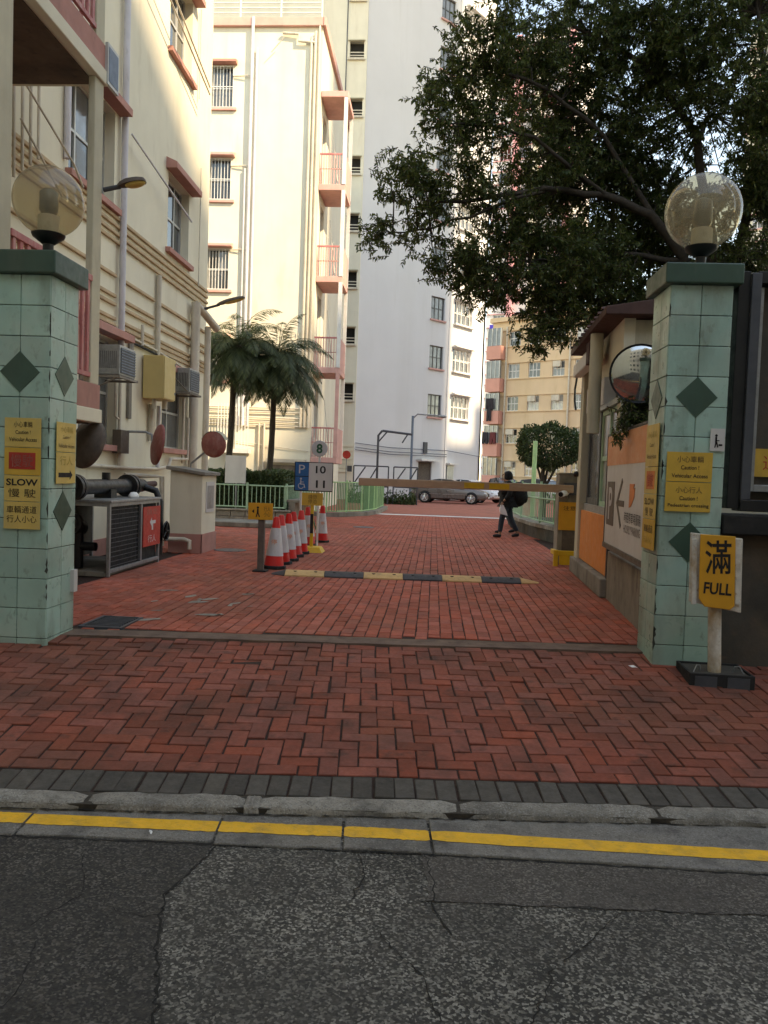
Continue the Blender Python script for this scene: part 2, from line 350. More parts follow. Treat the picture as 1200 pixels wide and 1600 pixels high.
def crack(pts, w, name='crack', M=KF, z=-.3135, par=road, mt=m_crack):
    b = MB(M); P = []
    for (x0, y0), (x1, y1) in zip(pts, pts[1:]):
        n = max(2, int(math.hypot(x1-x0, y1-y0)/.03))
        for i in range(n): P.append((x0+(x1-x0)*i/n+random.gauss(0, .006), y0+(y1-y0)*i/n+random.gauss(0, .006)))
    P.append(pts[-1]); W_ = [w*random.uniform(.25, 1.3) for _ in P]
    for i in range(len(P)-1):
        d = Vector((P[i+1][0]-P[i][0], P[i+1][1]-P[i][1])).normalized(); nx, ny = -d.y, d.x
        b.quad((P[i][0]-nx*W_[i], P[i][1]-ny*W_[i], z), (P[i+1][0]-nx*W_[i+1], P[i+1][1]-ny*W_[i+1], z),
               (P[i+1][0]+nx*W_[i+1], P[i+1][1]+ny*W_[i+1], z), (P[i][0]+nx*W_[i], P[i][1]+ny*W_[i], z))
    return b.build(name, mt, par)
crack([(-1.02, -.5), (-1.08, -.7), (-1.16, -.95), (-1.1, -1.3), (-1.02, -1.6), (-.94, -2.2)], .006)
crack([(-1.62, -.62), (-1.5, -.95), (-1.62, -1.2)], .0035); crack([(-1.56, -1.3), (-1.5, -1.6), (-1.55, -1.9)], .003)
crack([(-1.38, -1.05), (-1.2, -1.12), (-1.02, -1.05)], .002); crack([(-.33, -.55), (-.31, -.75), (-.36, -.95)], .004); crack([(-.25, -1.2), (-.1, -1.45), (-.05, -1.7)], .0025)
crack([(-.02, -.5), (.0, -.8), (-.02, -1.0), (.04, -1.2)], .004)
crack([(.78, -1.0), (.6, -1.2), (.45, -1.35)], .0032); crack([(.40, -1.4), (.36, -1.5), (.2, -1.8)], .0025)
crack([(-.06, -.95), (1.45, -1.01), (3, -1.08)], .003)
def pw(u, P_):
    if u <= P_[0][0]: return P_[0][1]
    for (a, x), (b_, y) in zip(P_, P_[1:]):
        if u <= b_: return x+(y-x)*(u-a)/(b_-a)
    return P_[-1][1]+(u-P_[-1][0])*(P_[-1][1]-P_[-2][1])/(P_[-1][0]-P_[-2][0])
def gb(u): return pw(u, [(-3.5, -.40), (-2.1, -.437), (-.2, -.514), (1.65, -.655)])     # road edge of the gutter
def yc(u): return pw(u, [(-3.5, -.225), (-2.15, -.265), (-.2, -.345), (1.7, -.496)])      # middle of the painted line
crack([(-3.9, gb(-3.9)-.005), (-2.1, gb(-2.1)-.005), (-.2, gb(-.2)-.005), (1.65, gb(1.65)-.005), (3.5, gb(3.5)-.005)], .012, 'edge_seam', z=-.3132)
# gutter slabs with their painted line
gut = thing('gutter', None, None, (0, 4, -.33)); tag(gut, kind='structure')
us = [-3.9, -3.1, -2.42, -2.02, -1.05, -.42, .02, 1.95, 3.6]
for i in range(len(us)-1):
    a, b = us[i]+.006, us[i+1]-.006
    t0 = -.135; t1 = random.uniform(-.012, .012); dz = random.uniform(-.004, .004)
    if i == 2:                                     # sunken tarmac-filled slab
        MB(KF).box(a, b, -.205, t0, -.4, -.312).build('filled_slab', m_asph, gut, bevel=.006); t0 = -.21
    n = 9; poly = []
    for k in range(n+1): poly.append((a+(b-a)*k/n, gb(a+(b-a)*k/n)+t1+random.gauss(0, .004)))
    for k in range(n, -1, -1): poly.append((a+(b-a)*k/n, t0+random.gauss(0, .002)))
    MB(KF).prismz(poly, -.42, -.303+dz).build('gutter_slab', m_gut, gut, bevel=.008)
    vs_, fs_ = [], []
    n = 26                                          # the paint follows the slab, with ragged edges
    for k in range(n+1):
        x = a+(b-a)*k/n; c = yc(x)
        e = .012*(1 if k in (0, n) and i in (5, 6) else 0)
        vs_ += [(x, c-.058+random.gauss(0, .0025)+e, -.3005+dz), (x, c+.058+random.gauss(0, .002)-e, -.3005+dz)]
    fs_ = [(2*k, 2*k+2, 2*k+3, 2*k+1) for k in range(n)]
    MB(KF).add(vs_, fs_).build('yellow_line', m_yline, gut)
# kerb stones
kerb = thing('kerb', None, None, (0, 4.2, -.3)); tag(kerb, kind='structure')
ks = [-4.2, -3.0, -1.78, -.94, -.88, .19, 1.27, 2.3, 3.5]
for i in range(len(ks)-1):
    a, b = ks[i]+.012, ks[i+1]-.012; j = lambda s=.006: random.gauss(0, s)
    if b-a < .1: a, b = ks[i]-.012, ks[i+1]+.012
    n = 14; b_ = MB(KF); vs_, fs_ = [], []
    prof = [(-.012, -.33), (-.008, -.276), (.008, -.262), (.05, -.256), (.10, -.255), (.125, -.258), (.13, -.34)]
    for k in range(n+1):
        e = .5*(1 if k in (0, n) else 0); x = a+(b-a)*k/n
        for y, z in prof:
            yy = -.155+y*1.02+j(.0028)+(.012*(1 if y < .05 else -1) if e else 0); vs_.append((x+(j(.004) if e else 0), yy, z+j(.0022)-(.012 if e and z > -.3 else 0)))
    m = len(prof)
    for k in range(n):
        for q in range(m-1): fs_.append((k*m+q, (k+1)*m+q, (k+1)*m+q+1, k*m+q+1))
    fs_ += [tuple(range(m)), tuple(range((n+1)*m-1, n*m-1, -1))]
    b_.add(vs_, fs_).build('kerb_stone', m_kerb, kerb, smooth=50)
MB(KF).box(-4.2, 3.5, -.158, .0, -.42, -.272).build('kerb_bedding', m_soil, kerb)
crack([(-3.9, -.166), (-1, -.168), (1, -.166), (3.4, -.168)], .006, 'kerb_seam', z=-.2965, par=kerb)
# brick builder -------------------------------------------------------------
BW = .118; GAP = .005
def brickgeo(w, l, h=.05, ch=.0045):
    x, y = w/2-GAP, l/2-GAP; c = ch
    vs = [(-x,-y,-h),(x,-y,-h),(x,y,-h),(-x,y,-h),(-x,-y,-c),(x,-y,-c),(x,y,-c),(-x,y,-c),(-x+c,-y+c,0),(x-c,-y+c,0),(x-c,y-c,0),(-x+c,y-c,0)]
    fs = [(8,9,10,11)]
    for i in range(4):
        j = (i+1) % 4; fs += [(i, j, j+4, i+4), (i+4, j+4, j+8, i+8)]
    return vs, fs
def brickmesh(name, w, l, mt):
    vs, fs = brickgeo(w, l); me = bpy.data.meshes.new(name); me.from_pydata(vs, [], fs); me.materials.append(mt); return me
meH, meV, meS = brickmesh('brick', 2*BW, BW, m_brick), brickmesh('brick', BW, 2*BW, m_brick), brickmesh('brick', BW, BW, m_brick)
pave = thing('brick_ramp', None, None, (0, 4.28, -.27)); tag(pave, kind='structure')
MB(KF).box(-9, 9, .24, 2.76, -.6, -.5).quad((-9, 0, rz(0)-.009), (9, 0, rz(0)-.009), (9, 2.76, rz(2.75)-.011), (-9, 2.76, rz(2.75)-.011)).build('bedding', m_joint, pave)
bricks = []
V0 = .262; NV = 21
for iy in range(-1, NV+1):
    for ix in range(-46, 46):
        k = (ix-iy) % 4
        if k == 0: c = [(ix, iy), (ix+1, iy)]
        elif k == 3: c = [(ix, iy), (ix, iy+1)]
        else: continue
        c = [q for q in c if 0 <= q[1] < NV]
        if not c: continue
        cx = sum(q[0] for q in c)/len(c)*BW+BW/2; cy = sum(q[1] for q in c)/len(c)*BW+BW/2+V0
        kind = 'S' if len(c) == 1 else ('H' if k == 0 else 'V')
        bricks.append((cx, cy, kind))
RAMP = math.atan(SL)
def bmat(cx, cy):
    j = random.gauss
    s = .0022 + (.0022 if cy > 2.2 else 0)
    return KF @ Matrix.Translation((cx+j(0, .0022), cy+j(0, .0022), rz(cy)+j(0, s))) @ Matrix.Rotation(RAMP+j(0, .014), 4, 'X') @ Matrix.Rotation(j(0, .014), 4, 'Y') @ Matrix.Rotation(j(0, .012), 4, 'Z')
def inview(p):
    d = p-Vector((0, 0, 1.5)); w = d.dot(fw); return w > 0 and abs(d.dot(rt)/w) < .485 and abs(d.dot(up)/w) < .65
bricks.sort(key=lambda b: ((KF @ Vector((b[0], b[1], 0)))-Vector((0, 0, 1.5))).length)
near = [b for b in bricks if inview(KF @ Vector((b[0], b[1], rz(b[1]))))][:300]; ns = set(near)
PO = ORG[pave.name]
for cx, cy, kind in near:
    o = bpy.data.objects.new('brick', {'H': meH, 'V': meV, 'S': meS}[kind]); COL.objects.link(o)
    o.parent = pave; o.matrix_local = Matrix.Translation(-PO) @ bmat(cx, cy)
def field(name, items, parent, mt=m_brick2):       # items: (matrix, w, l)
    vs, fs, rv = [], [], []
    for M, w, l in items:
        v, f = brickgeo(w, l); b = len(vs); vs += [M @ Vector(p) for p in v]; fs += [tuple(b+i for i in q) for q in f]; rv += [random.random()]*12
    org = ORG[parent.name]; me = bpy.data.meshes.new(name); me.from_pydata([v-org for v in vs], [], fs); me.materials.append(mt)
    a = me.attributes.new('rnd', 'FLOAT', 'POINT'); a.data.foreach_set('value', rv)
    o = bpy.data.objects.new(name, me); COL.objects.link(o); o.parent = parent; o['kind'] = 'stuff'; return o
SZ = {'H': (2*BW, BW), 'V': (BW, 2*BW), 'S': (BW, BW)}
field('herringbone_bricks', [(bmat(b[0], b[1]), *SZ[b[2]]) for b in bricks if b not in ns], pave)
meG = brickmesh('header_paver', BW, .245, m_grey)
for i in range(-44, 44):
    cx = i*BW+.03; p = KF @ Vector((cx, .125, -.26))
    if not (inview(p) or abs(cx) < 3.2): continue
    o = bpy.data.objects.new('header_paver', meG); COL.objects.link(o); o.parent = pave
    o.matrix_local = Matrix.Translation(-PO) @ bmat(cx, .127)
# cement strip at the head of the ramp
n = 60; poly = [(-5+10*k/n, 2.752+random.gauss(0, .008)) for k in range(n+1)]+[(5-10*k/n, 3.02+random.gauss(0, .008)) for k in range(n+1)]
tag(MB(KF).prismz(poly, -.2, -.004).build('cement_strip', m_strip, at=(0, 7.2, 0)), kind='structure')
# inner drive: bricks laid lengthways, joints running away from the camera
drv = thing('driveway', None, None, (0, 12, 0)); tag(drv, kind='structure')
MB(KF).quad((-7.5, 2.98, -.012), (5, 2.98, -.012), (5, 17, -.012), (-7.5, 17, -.012)).build('bedding', m_joint, drv)
items = []
for c in range(-58, 34):
    x = c*BW+BW/2; off = BW if c % 2 else 0
    for q in range(0, 75):
        y = 6.7+off+q*2*BW
        lv = (KF.inverted() @ Vector((x, y, 0))).y
        if y > 20.4: continue
        half = False
        if lv < 3.02+BW:
            if lv < 3.0: continue
            half = True
        if x > 2.62 or (x > 1.95 and y < 7.4): continue
        if x < -4.35 and y < 13.8 or x < -3.2 and y < 7.25: continue
        dip = -.006*math.exp(-((x+1.2)**2+(y-9)**2)/3)
        items.append((Matrix.Translation((x+random.gauss(0, .002), y+random.gauss(0, .002), dip+random.gauss(0, .0014))) @ Matrix.Rotation(random.gauss(0, .007), 4, 'X') @ Matrix.Rotation(random.gauss(0, .007), 4, 'Y') @ Matrix.Rotation(random.gauss(0, .01), 4, 'Z') @ Matrix.Translation((0, BW/2 if half else 0, 0)), BW, BW if half else 2*BW))
field('drive_bricks', items, drv, m_brick3)
# herringbone field further in
items = []
for iy in range(0, 82):
    for ix in range(-56, 30):
        k = (ix-iy) % 4
        if k not in (0, 3): continue
        cx, cy = (ix+1, iy+.5) if k == 0 else (ix+.5, iy+1)
        x, y = cx*BW, 20.45+cy*BW
        items.append((Matrix.Translation((x, y, random.gauss(-.001, .001))), *((2*BW, BW) if k == 0 else (BW, 2*BW))))
field('courtyard_bricks', items, drv, m_brick3)
MB().quad((-9, 20.3, -.013), (5, 20.3, -.013), (5, 31, -.013), (-9, 31, -.013)).build('bedding', m_joint, drv)
tag(MB().quad((-14, 30, -.006), (22, 30, -.006), (22, 75, -.006), (-14, 75, -.006)).build('courtyard', m_court, at=(0, 50, 0)), kind='structure')
g = MB()
for k in range(24):
    x0 = -3.0+k*.26; g.quad((x0, 30.3+random.gauss(0, .03), .004), (x0+.262, 30.3+random.gauss(0, .03), .004), (x0+.262, 30.95+random.gauss(0, .03), .004), (x0, 30.95+random.gauss(0, .03), .004))
tag(g.build('give_way_line', m_whitep, at=(0, 30.6, 0)), kind='structure')
for k in range(16):                                # pale mortar stains trodden into the bricks near the left pillar
    x, y = random.uniform(-3.3, -1.9), random.uniform(7.5, 9.6); s = random.uniform(.03, .12); n = 9
    MB(FR(x, y, .003, random.uniform(0, 90))).prismz([(s*1.8*math.cos(2*math.pi*q/n)*random.uniform(.5, 1), s*.6*math.sin(2*math.pi*q/n)*random.uniform(.5, 1)) for q in range(n)], 0, .001).build('mortar_stain', m_stone, drv)
# speed hump
hu = thing('speed_hump', 'yellow and black rubber speed hump lying across the red brick drive', 'speed hump', (-.3, 11.55, 0))
HF = FR(-.29, 11.56, 0, 3.7); xs = [-2.03, -1.82, -1.25, -.68, -.11, .46, 1.03, 1.60, 1.88]
for i in range(len(xs)-1):
    a, b = xs[i]+.003, xs[i+1]-.003
    prof = [(-.18, .0), (-.178, .018), (-.09, .062), (-.03, .072), (.03, .072), (.09, .062), (.178, .018), (.18, .0)]
    sa = .25 if i == 0 else 1; sb = .25 if i == len(xs)-2 else 1
    vs_ = [(a, y*sa, z*sa) for y, z in prof]+[(b, y*sb, z*sb) for y, z in prof]; m = len(prof)
    fs_ = [(q, q+m, q+m+1, q+1) for q in range(m-1)]+[tuple(range(m)), tuple(range(2*m-1, m-1, -1))]
    y_ = i in (1, 3, 5, 7)
    seg = MB(HF).add(vs_, fs_).build('hump_segment', m_humpY if y_ else m_humpB, hu, smooth=40)
    if 0 < i < 7:
        for fx in (.25, .78):
            MB(HF @ Matrix.Translation((a+(b-a)*fx, -.07, .062))).lathe([(.026, -.01), (.026, .006), (.016, .007)], n=10).build('bolt', m_blackM, seg)
# drain gratings
for nm, lab, x0, x1, y0, y1 in (('drain_grating', 'black slatted drain grating at the foot of the left tiled pillar', -3.2, -2.85, 7.12, 7.62),):
    d = thing(nm, lab, 'drain', ((x0+x1)/2, (y0+y1)/2, 0))
    MB().box(x0, x1, y0, y1, -.05, .002).build('pit', m_crack, d)
    for k in range(8):
        y = y0+.04+k*(y1-y0-.08)/7; MB().box(x0+.02, x1-.02, y-.012, y+.012, -.02, .010).build('grate_bar', m_steel, d)
    b = MB().box(x0-.03, x0+.0, y0-.03, y1+.03, -.05, .012); b.box(x1, x1+.03, y0-.03, y1+.03, -.05, .012); b.box(x0, x1, y0-.03, y0, -.05, .012); b.box(x0, x1, y1, y1+.03, -.05, .012); b.build('frame', m_steel, d)
for lab, x, y, r in (('dark oval manhole cover left of the traffic cones', -3.75, 14.6, .3), ('small dark manhole cover on the drive beyond the cones', -1.95, 22.5, .3)):
    o = MB(Matrix.Translation((x, y, 0))).lathe([(r, -.02), (r, .006), (r-.03, .009), (r-.04, .006), (.05, .006)], n=28).build('manhole_cover', m_steel, at=(x, y, 0)); tag(o, lab, 'manhole cover')
# litter and pale cement stains
for lab, x, y, z, s in (('crumpled white scrap of litter near the full sign', 1.72, 6.68, -.03, .035), ('white cigarette end lying in the gutter', -1.33, 3.78, -.314, .02), ('tiny white scrap on the brick ramp', -.62, 5.6, -.17, .014)):
    b = MB(Matrix.Translation((x, y, z)) @ Matrix.Rotation(random.random()*3, 4, 'Z'))
    b.add([(-s, -s*.4, .001), (s, -s*.5, .004), (s*1.1, s*.4, .012), (0, s*.6, .004), (-s, s*.3, .01), (0, 0, s*.6)], [(0, 1, 5), (1, 2, 5), (2, 3, 5), (3, 4, 5), (4, 0, 5)])
    tag(b.build('litter', m_whitep, at=(x, y, z)), lab, 'litter')
# ------------------------------------------------------------------ gate pillars
def plate(par, M, u0, u1, v0, v1, mt, name='sign_plate', d=.006, y=0):
    return MB(M).box(u0, u1, y-d, y, v0, v1).build(name, mt, par, bevel=.0015)
def pillar(label, x0, y0, base, top, capz, faces):
    """x0,y0: front left corner; .51 m square, clad in separate tiles"""
    S = .51; T = .255
    P = thing('gate_pillar', label, 'pillar', (x0+S/2, y0+S/2, base))
    MB().box(x0+.012, x0+S-.012, y0+.012, y0+S-.012, base-.3, top).build('core', m_grout, P)
    tm = MB().box(-T/2+.0025, T/2-.0025, -.016, .014, -T/2+.003, T/2-.003)
    proto = None; C0 = Vector((x0+S/2, y0+S/2, 0)); rows = int((top-base)/T)+1
    for fc in range(4):
        Fm = FR(C0.x, C0.y, 0, 90*fc) @ Matrix.Translation((0, -S/2+.012, 0))
        for r in range(rows):
            zc = top-T/2-r*T
            for c in (-1, 1):
                M = Fm @ Matrix.Translation((c*T/2, 0, zc)) @ Matrix.Rotation(random.gauss(0, .004), 4, 'Z') @ Matrix.Rotation(random.gauss(0, .004), 4, 'X')
                if proto is None:
                    proto = tm.build('tile', m_tile, P, bevel=.004); proto.data.transform(Matrix.Translation(ORG[P.name]))
                    o = proto
                else: o = proto.copy(); COL.objects.link(o); o.parent = P
                o.matrix_local = Matrix.Translation(-ORG[P.name]) @ M
    b = MB(); c = .065
    b.box(x0-c, x0+S+c, y0-c, y0+S+c, top, capz); b.build('cap', m_tileG, P, bevel=.012)
    fr = {f: FR(C0.x, C0.y, 0, 90*f) @ Matrix.Translation((0, -S/2-.006, 0)) for f in range(4)}
    for f, zc in faces:
        h = .172; MB(fr[f]).prism([(0, zc-h), (h, zc), (0, zc+h), (-h, zc)], -.004, .004).build('diamond_tile', m_tileG, P)
    return P, fr
LP, lf = pillar('sea green tiled gate pillar with SLOW signs, at the left edge', -3.75, 6.5, 0, 3.07, 3.26, [(0, 2.26), (1, 2.26), (1, 1.09)])
RP, rf = pillar('sea green tiled gate pillar right of the drive, behind the FULL sign', 1.935, 6.9, -.06, 3.19, 3.36, [(0, 2.25), (0, 1.02), (3, 2.25)])
for P, x, y, z in ((LP, -3.29, 6.75, .2), (RP, 1.9, 7.2, .4)): pass
for P, x, y, zl in ((LP, -3.238, 6.498, (.3, 2.95)), (RP, 1.933, 6.897, (.1, 3.0))):      # chipped tile corners
    for k in range(17):
        z = random.uniform(*zl); h = random.uniform(.015, .075); w = random.uniform(.006, .022); s = 1 if P is LP else -1
        MB().add([(x+s*.0015, y-.0015, z-h), (x+s*.0015, y-.0015, z+h), (x-s*w, y-.0015, z+h*random.uniform(-.4, .4)), (x+s*.0015, y+w, z+h*random.uniform(-.4, .4))], [(0, 1, 2), (0, 3, 1)]).build('tile_chip', m_grout, P)
MB().box(-3.245, -3.2, 6.93, 7.0, .35, .55).build('repair_patch', m_board, LP)
def diamond_ok(): pass
def sign(name, label, M, u0, u1, v0, v1, mt, lines, d=.006, cat='sign', group=None):
    """one sign board: plate part + lettering parts; lines = (text, u, v, w, h, material[, bold])"""
    c = M @ Vector(((u0+u1)/2, -d, (v0+v1)/2)); S = thing(name, label, cat, c, group)
    plate(S, M, u0, u1, v0, v1, mt, 'sign_plate', d)
    for L_ in lines:
        text(L_[0], L_[5], S, M @ Matrix.Translation((L_[1], -d-.001, L_[2])), L_[3], L_[4], bold=L_[6] if len(L_) > 6 else 0)
    return S
F0 = lf[0] @ Matrix.Translation((0, -.012, 0))
a, b = -.115, .20                                   # board edges on the left pillar's front face
sign('caution_sign', 'yellow caution vehicular access board on the front of the left pillar', F0, a, b, 1.63, 1.875, m_signP,
     [('小心車輛', .045, 1.82, .16, .05, m_ink), ('Caution !', .045, 1.755, .13, .032, m_ink, .01), ('Vehicular Access', .045, 1.695, .24, .035, m_ink, .01)])
S = sign('pictogram_sign', 'yellow board with a red rectangle on the left pillar', F0, a, b, 1.395, 1.625, m_sign, [])
MB(F0).box(-.075, .155, -.0085, -.006, 1.445, 1.585).build('red_panel', m_red, S); text('慢駛', m_redD, S, F0 @ Matrix.Translation((.04, -.0095, 1.515)), .19, .105)
sign('slow_sign', 'yellow SLOW board with Chinese characters on the left pillar', F0, a, b, 1.175, 1.39, m_signP,
     [('SLOW', .042, 1.335, .275, .058, m_ink, .03), ('慢 駛', .042, 1.245, .24, .072, m_ink)])
sign('pedestrian_sign', 'lowest yellow board of two Chinese lines on the left pillar', F0, a, b, .94, 1.17, m_signP,
     [('車輛通道', .042, 1.105, .26, .062, m_ink), ('行人小心', .042, 1.025, .26, .062, m_ink)])
F1 = lf[1] @ Matrix.Translation((0, -.012, 0))
sign('caution_sign', 'faded upper yellow caution board on the side of the left pillar', F1, -.16, .2, 1.605, 1.86, m_signP,
     [('小心車輛', .02, 1.80, .23, .055, m_inkF), ('Caution !', .02, 1.735, .14, .03, m_inkB), ('Vehicular Access', .02, 1.66, .3, .035, m_inkB)])
S = sign('arrow_sign', 'yellow board with a black arrow on the side of the left pillar', F1, -.16, .2, 1.33, 1.60, m_signP, [('行人', .02, 1.53, .24, .08, m_inkF)])
MB(F1).prism([(-.12, 1.385), (.09, 1.385), (.09, 1.365), (.14, 1.405), (.09, 1.445), (.09, 1.425), (-.12, 1.425)], -.0085, -.006).build('arrow', m_ink, S)
F0 = rf[0] @ Matrix.Translation((0, -.012, 0))
sign('caution_sign', 'amber caution vehicular access board on the front of the right pillar', F0, -.225, .155, 1.535, 1.785, m_sign,
     [('小心車輛', -.03, 1.725, .22, .055, m_inkB), ('Caution !', -.03, 1.655, .15, .035, m_ink, .01), ('Vehicular Access', -.03, 1.585, .3, .034, m_ink, .01)])
sign('caution_sign', 'amber caution pedestrian crossing board on the front of the right pillar', F0, -.225, .155, 1.28, 1.53, m_sign,
     [('小心行人', -.03, 1.465, .22, .055, m_inkB), ('Caution !', -.03, 1.395, .15, .035, m_ink, .01), ('Pedestrian crossing', -.03, 1.33, .34, .036, m_ink, .015)])
S = sign('no_dogs_sticker', 'small grey dog walking sticker near the right pillar edge', F0, .125, .245, 1.80, 1.99, m_board, [])
b = MB(F0); b.box(.165, .18, -.009, -.006, 1.87, 1.92); b.prism([(.16, 1.83), (.168, 1.83), (.18, 1.875), (.168, 1.88)], -.009, -.006); b.prism([(.186, 1.83), (.194, 1.835), (.182, 1.88), (.172, 1.875)], -.009, -.006); b.box(.195, .225, -.009, -.006, 1.845, 1.86); b.ball((.1735, -.0075, 1.932), .011, 8, 6, (1, .2, 1)); b.box(.178, .2, -.009, -.006, 1.885, 1.893); b.build('pictogram', m_ink, S)
F3 = rf[3] @ Matrix.Translation((0, -.012, 0))
for nm, lab, v0, v1, mt, lines in (
    ('caution_sign', 'topmost faded yellow board on the drive side of the right pillar', 1.66, 2.03, m_signP, [('小心車輛', 0, 1.94, .26, .06, m_inkF), ('Caution !', 0, 1.85, .15, .035, m_inkB), ('Vehicular Access', 0, 1.75, .3, .04, m_inkB)]),
    ('pictogram_sign', 'faded board with an orange red square beside the parking board', 1.42, 1.655, m_signP, []),
    ('slow_sign', 'narrow looking yellow SLOW board beside the parking board', 1.20, 1.415, m_signP, [('SLOW', 0, 1.35, .3, .06, m_inkB, .02), ('慢 駛', 0, 1.26, .26, .075, m_inkB)]),
    ('pedestrian_sign', 'lowest faded amber board on the drive side of the right pillar', .93, 1.195, m_sign, [('車輛通道', 0, 1.11, .28, .07, m_ink), ('行人小心', 0, 1.01, .28, .06, m_inkF)])):
    S = sign(nm, lab, F3, -.2, .2, v0, v1, mt, lines)
    if nm == 'pictogram_sign': MB(F3).box(-.13, .13, -.0085, -.006, 1.46, 1.62).build('red_panel', m_orangeT, S); text('慢駛', m_red, S, F3 @ Matrix.Translation((0, -.0095, 1.54)), .2, .12)
# globe lamps
def globe(label, x, y, z0, r):
    G = thing('globe_lamp', label, 'lamp', (x, y, z0)); zc = z0+.2+r
    MB().lathe([(.045, z0), (.045, z0+.15)], (x, y, 0), 16).build('stem', m_black, G, smooth=40)
    MB().lathe([(.05, z0+.13), (.13, z0+.19), (.14, z0+.215), (.10, z0+.225)], (x, y, 0), 28).build('collar', m_black, G, smooth=40)
    MB().ball((x, y, zc), r, 40, 24).build('globe', m_globe, G, smooth=80)
    MB().lathe([(.088, z0+.225), (.088, z0+.37), (.075, z0+.375)], (x, y, 0), 20).build('lamp_holder', m_whitep, G, smooth=40)
    MB().lathe([(.05, z0+.37), (.078, z0+.42), (.078, zc+r*.25), (.05, zc+r*.34), (.01, zc+r*.36)], (x, y, 0), 20).build('bulb', m_glassG, G, smooth=50)
globe('smoky globe lamp standing on the left gate pillar', -3.40, 6.76, 3.26, .295)
globe('smoky globe lamp standing on the right gate pillar', 2.245, 7.16, 3.36, .32)
# ------------------------------------------------------------------ notice board, front wall, full sign on the right
nb = thing('notice_board', 'large black framed notice board at the right edge beside the pillar', 'notice board', (3.2, 7.05, 1.3))
b = MB(); b.box(2.50, 2.60, 6.93, 7.1, 1.32, 3.32); b.box(2.66, 3.9, 6.93, 7.1, 3.22, 3.32); b.box(2.60, 3.9, 6.90, 7.1, 1.30, 1.40); b.box(3.8, 3.9, 6.93, 7.1, 1.4, 3.22); b.build('frame', m_black, nb, bevel=.006)
MB().box(2.60, 2.68, 6.9, 6.935, 1.40, 3.3).build('glass_edge', m_steel, nb, bevel=.006)
MB().box(2.60, 3.8, 7.06, 7.1, 1.4, 3.22).build('backing', m_concD, nb)
b = MB(); b.box(2.7, 2.735, 6.985, 7.06, 1.47, 3.2); b.box(2.735, 3.75, 6.985, 7.06, 1.47, 1.53); b.build('inner_frame', m_galv, nb, bevel=.004)
S = thing('notice', 'yellow paper notice with red characters inside the black notice board', 'notice', (2.95, 7.04, 1.6))
MB().box(2.745, 3.15, 7.03, 7.036, 1.60, 1.84).build('paper', m_sign, S); text('通告', m_red, S, FR(2.95, 7.029, 1.72), .26, .13)
fwl = thing('boundary_wall', 'dark stained rendered wall below the black notice board', 'wall', (4.5, 7.2, 0))
MB().box(2.46, 9, 7.0, 7.3, -.3, 1.1).build('wall', m_concD, fwl, bevel=.01)
MB().box(2.46, 9, 6.88, 7.34, 1.1, 1.27).build('coping', m_blackM, fwl, bevel=.012)
MB().box(4.1, 9, 7.05, 7.2, 1.27, 3.0).build('upper_wall', m_concD, fwl)
lw = thing('boundary_wall', 'plain rendered wall running left from the left gate pillar', 'wall', (-6, 6.8, 0))
MB().box(-12, -3.76, 6.7, 6.95, -.3, 1.6).build('wall', m_cream, lw); MB().box(-12, -3.76, 6.64, 7.01, 1.6, 1.72).build('coping', m_tileG, lw, bevel=.01)
fs = thing('full_sign', 'yellow FULL sign on a peeling white post in a black tray base', 'sign', (2.4, 6.55, -.12))
SF = FR(2.345, 6.57, -.06, -4) @ Matrix.Rotation(R(-2.6), 4, 'Y')
b = MB(FR(2.36, 6.62, -.14, -3)); b.box(-.25, .25, -.22, .22, 0, .02)
for q in ((-.25, .25, -.22, -.2), (-.25, .25, .2, .22), (-.25, -.23, -.2, .2), (.23, .25, -.2, .2)): b.box(*q, .02, .15)
b.build('tray', m_blackM, fs, bevel=.004)
MB(FR(2.36, 6.62, -.14, -3)).box(-.228, .228, -.198, .198, .02, .135).build('concrete_fill', m_concD, fs)
b = MB(FR(2.36, 6.62, -.14, -3))
for q in ((-.23, -.02, -.21), (.02, .23, -.21)): b.box(q[0]+.02, q[1]-.02, -.226, -.2205, .03, .13)
b.build('tray_panel', m_steel, fs)
m_post = mat('peeling white post', (.62, .58, .5), .75, var=.2, vs=14, bump=.5, bs=60, dirt=((.36, .21, .08), .85, 5), dz=.6)
MB(SF).tube([(0, 0, -.05), (0, 0, .7)], .052, 16).build('post', m_post, fs, smooth=40)
SU = SF @ Matrix.Translation((-.012, 0, .055))
MB(SU).prism([(-.20, .58), (.20, .49), (.21, 1.09), (-.19, 1.14)], -.058, -.03).build('backing_board', m_post, fs, bevel=.006)
for s in (-1, 1): MB(SU).box(s*.168-.02, s*.168+.02, -.075, -.058, .56, 1.09).build('slide_rail', m_post, fs, bevel=.004)
pl = MB(SU).prism([(-.135, .61), (-.09, .545), (.105, .52), (.14, .55), (.145, 1.11), (-.125, 1.13)], -.092, -.078).build('sign_plate', m_signO, fs, bevel=.005)
text('滿', m_ink, pl, SU @ Matrix.Translation((.012, -.0935, .945)), .2, .27, bold=.012)
text('FULL', m_ink, pl, SU @ Matrix.Translation((.01, -.0935, .69)) @ Matrix.Rotation(R(5), 4, 'Y'), .215, .095, bold=.025)
for s in (-1, 1):
    MB(FR(2.36, 6.62, -.005, 0)).tube([(s*.13, -.05, 0), (s*.14, -.06, .05), (s*.17, -.08, .055), (s*.2, -.1, 0)], .005, 6).build('wire_handle', m_galv, fs)
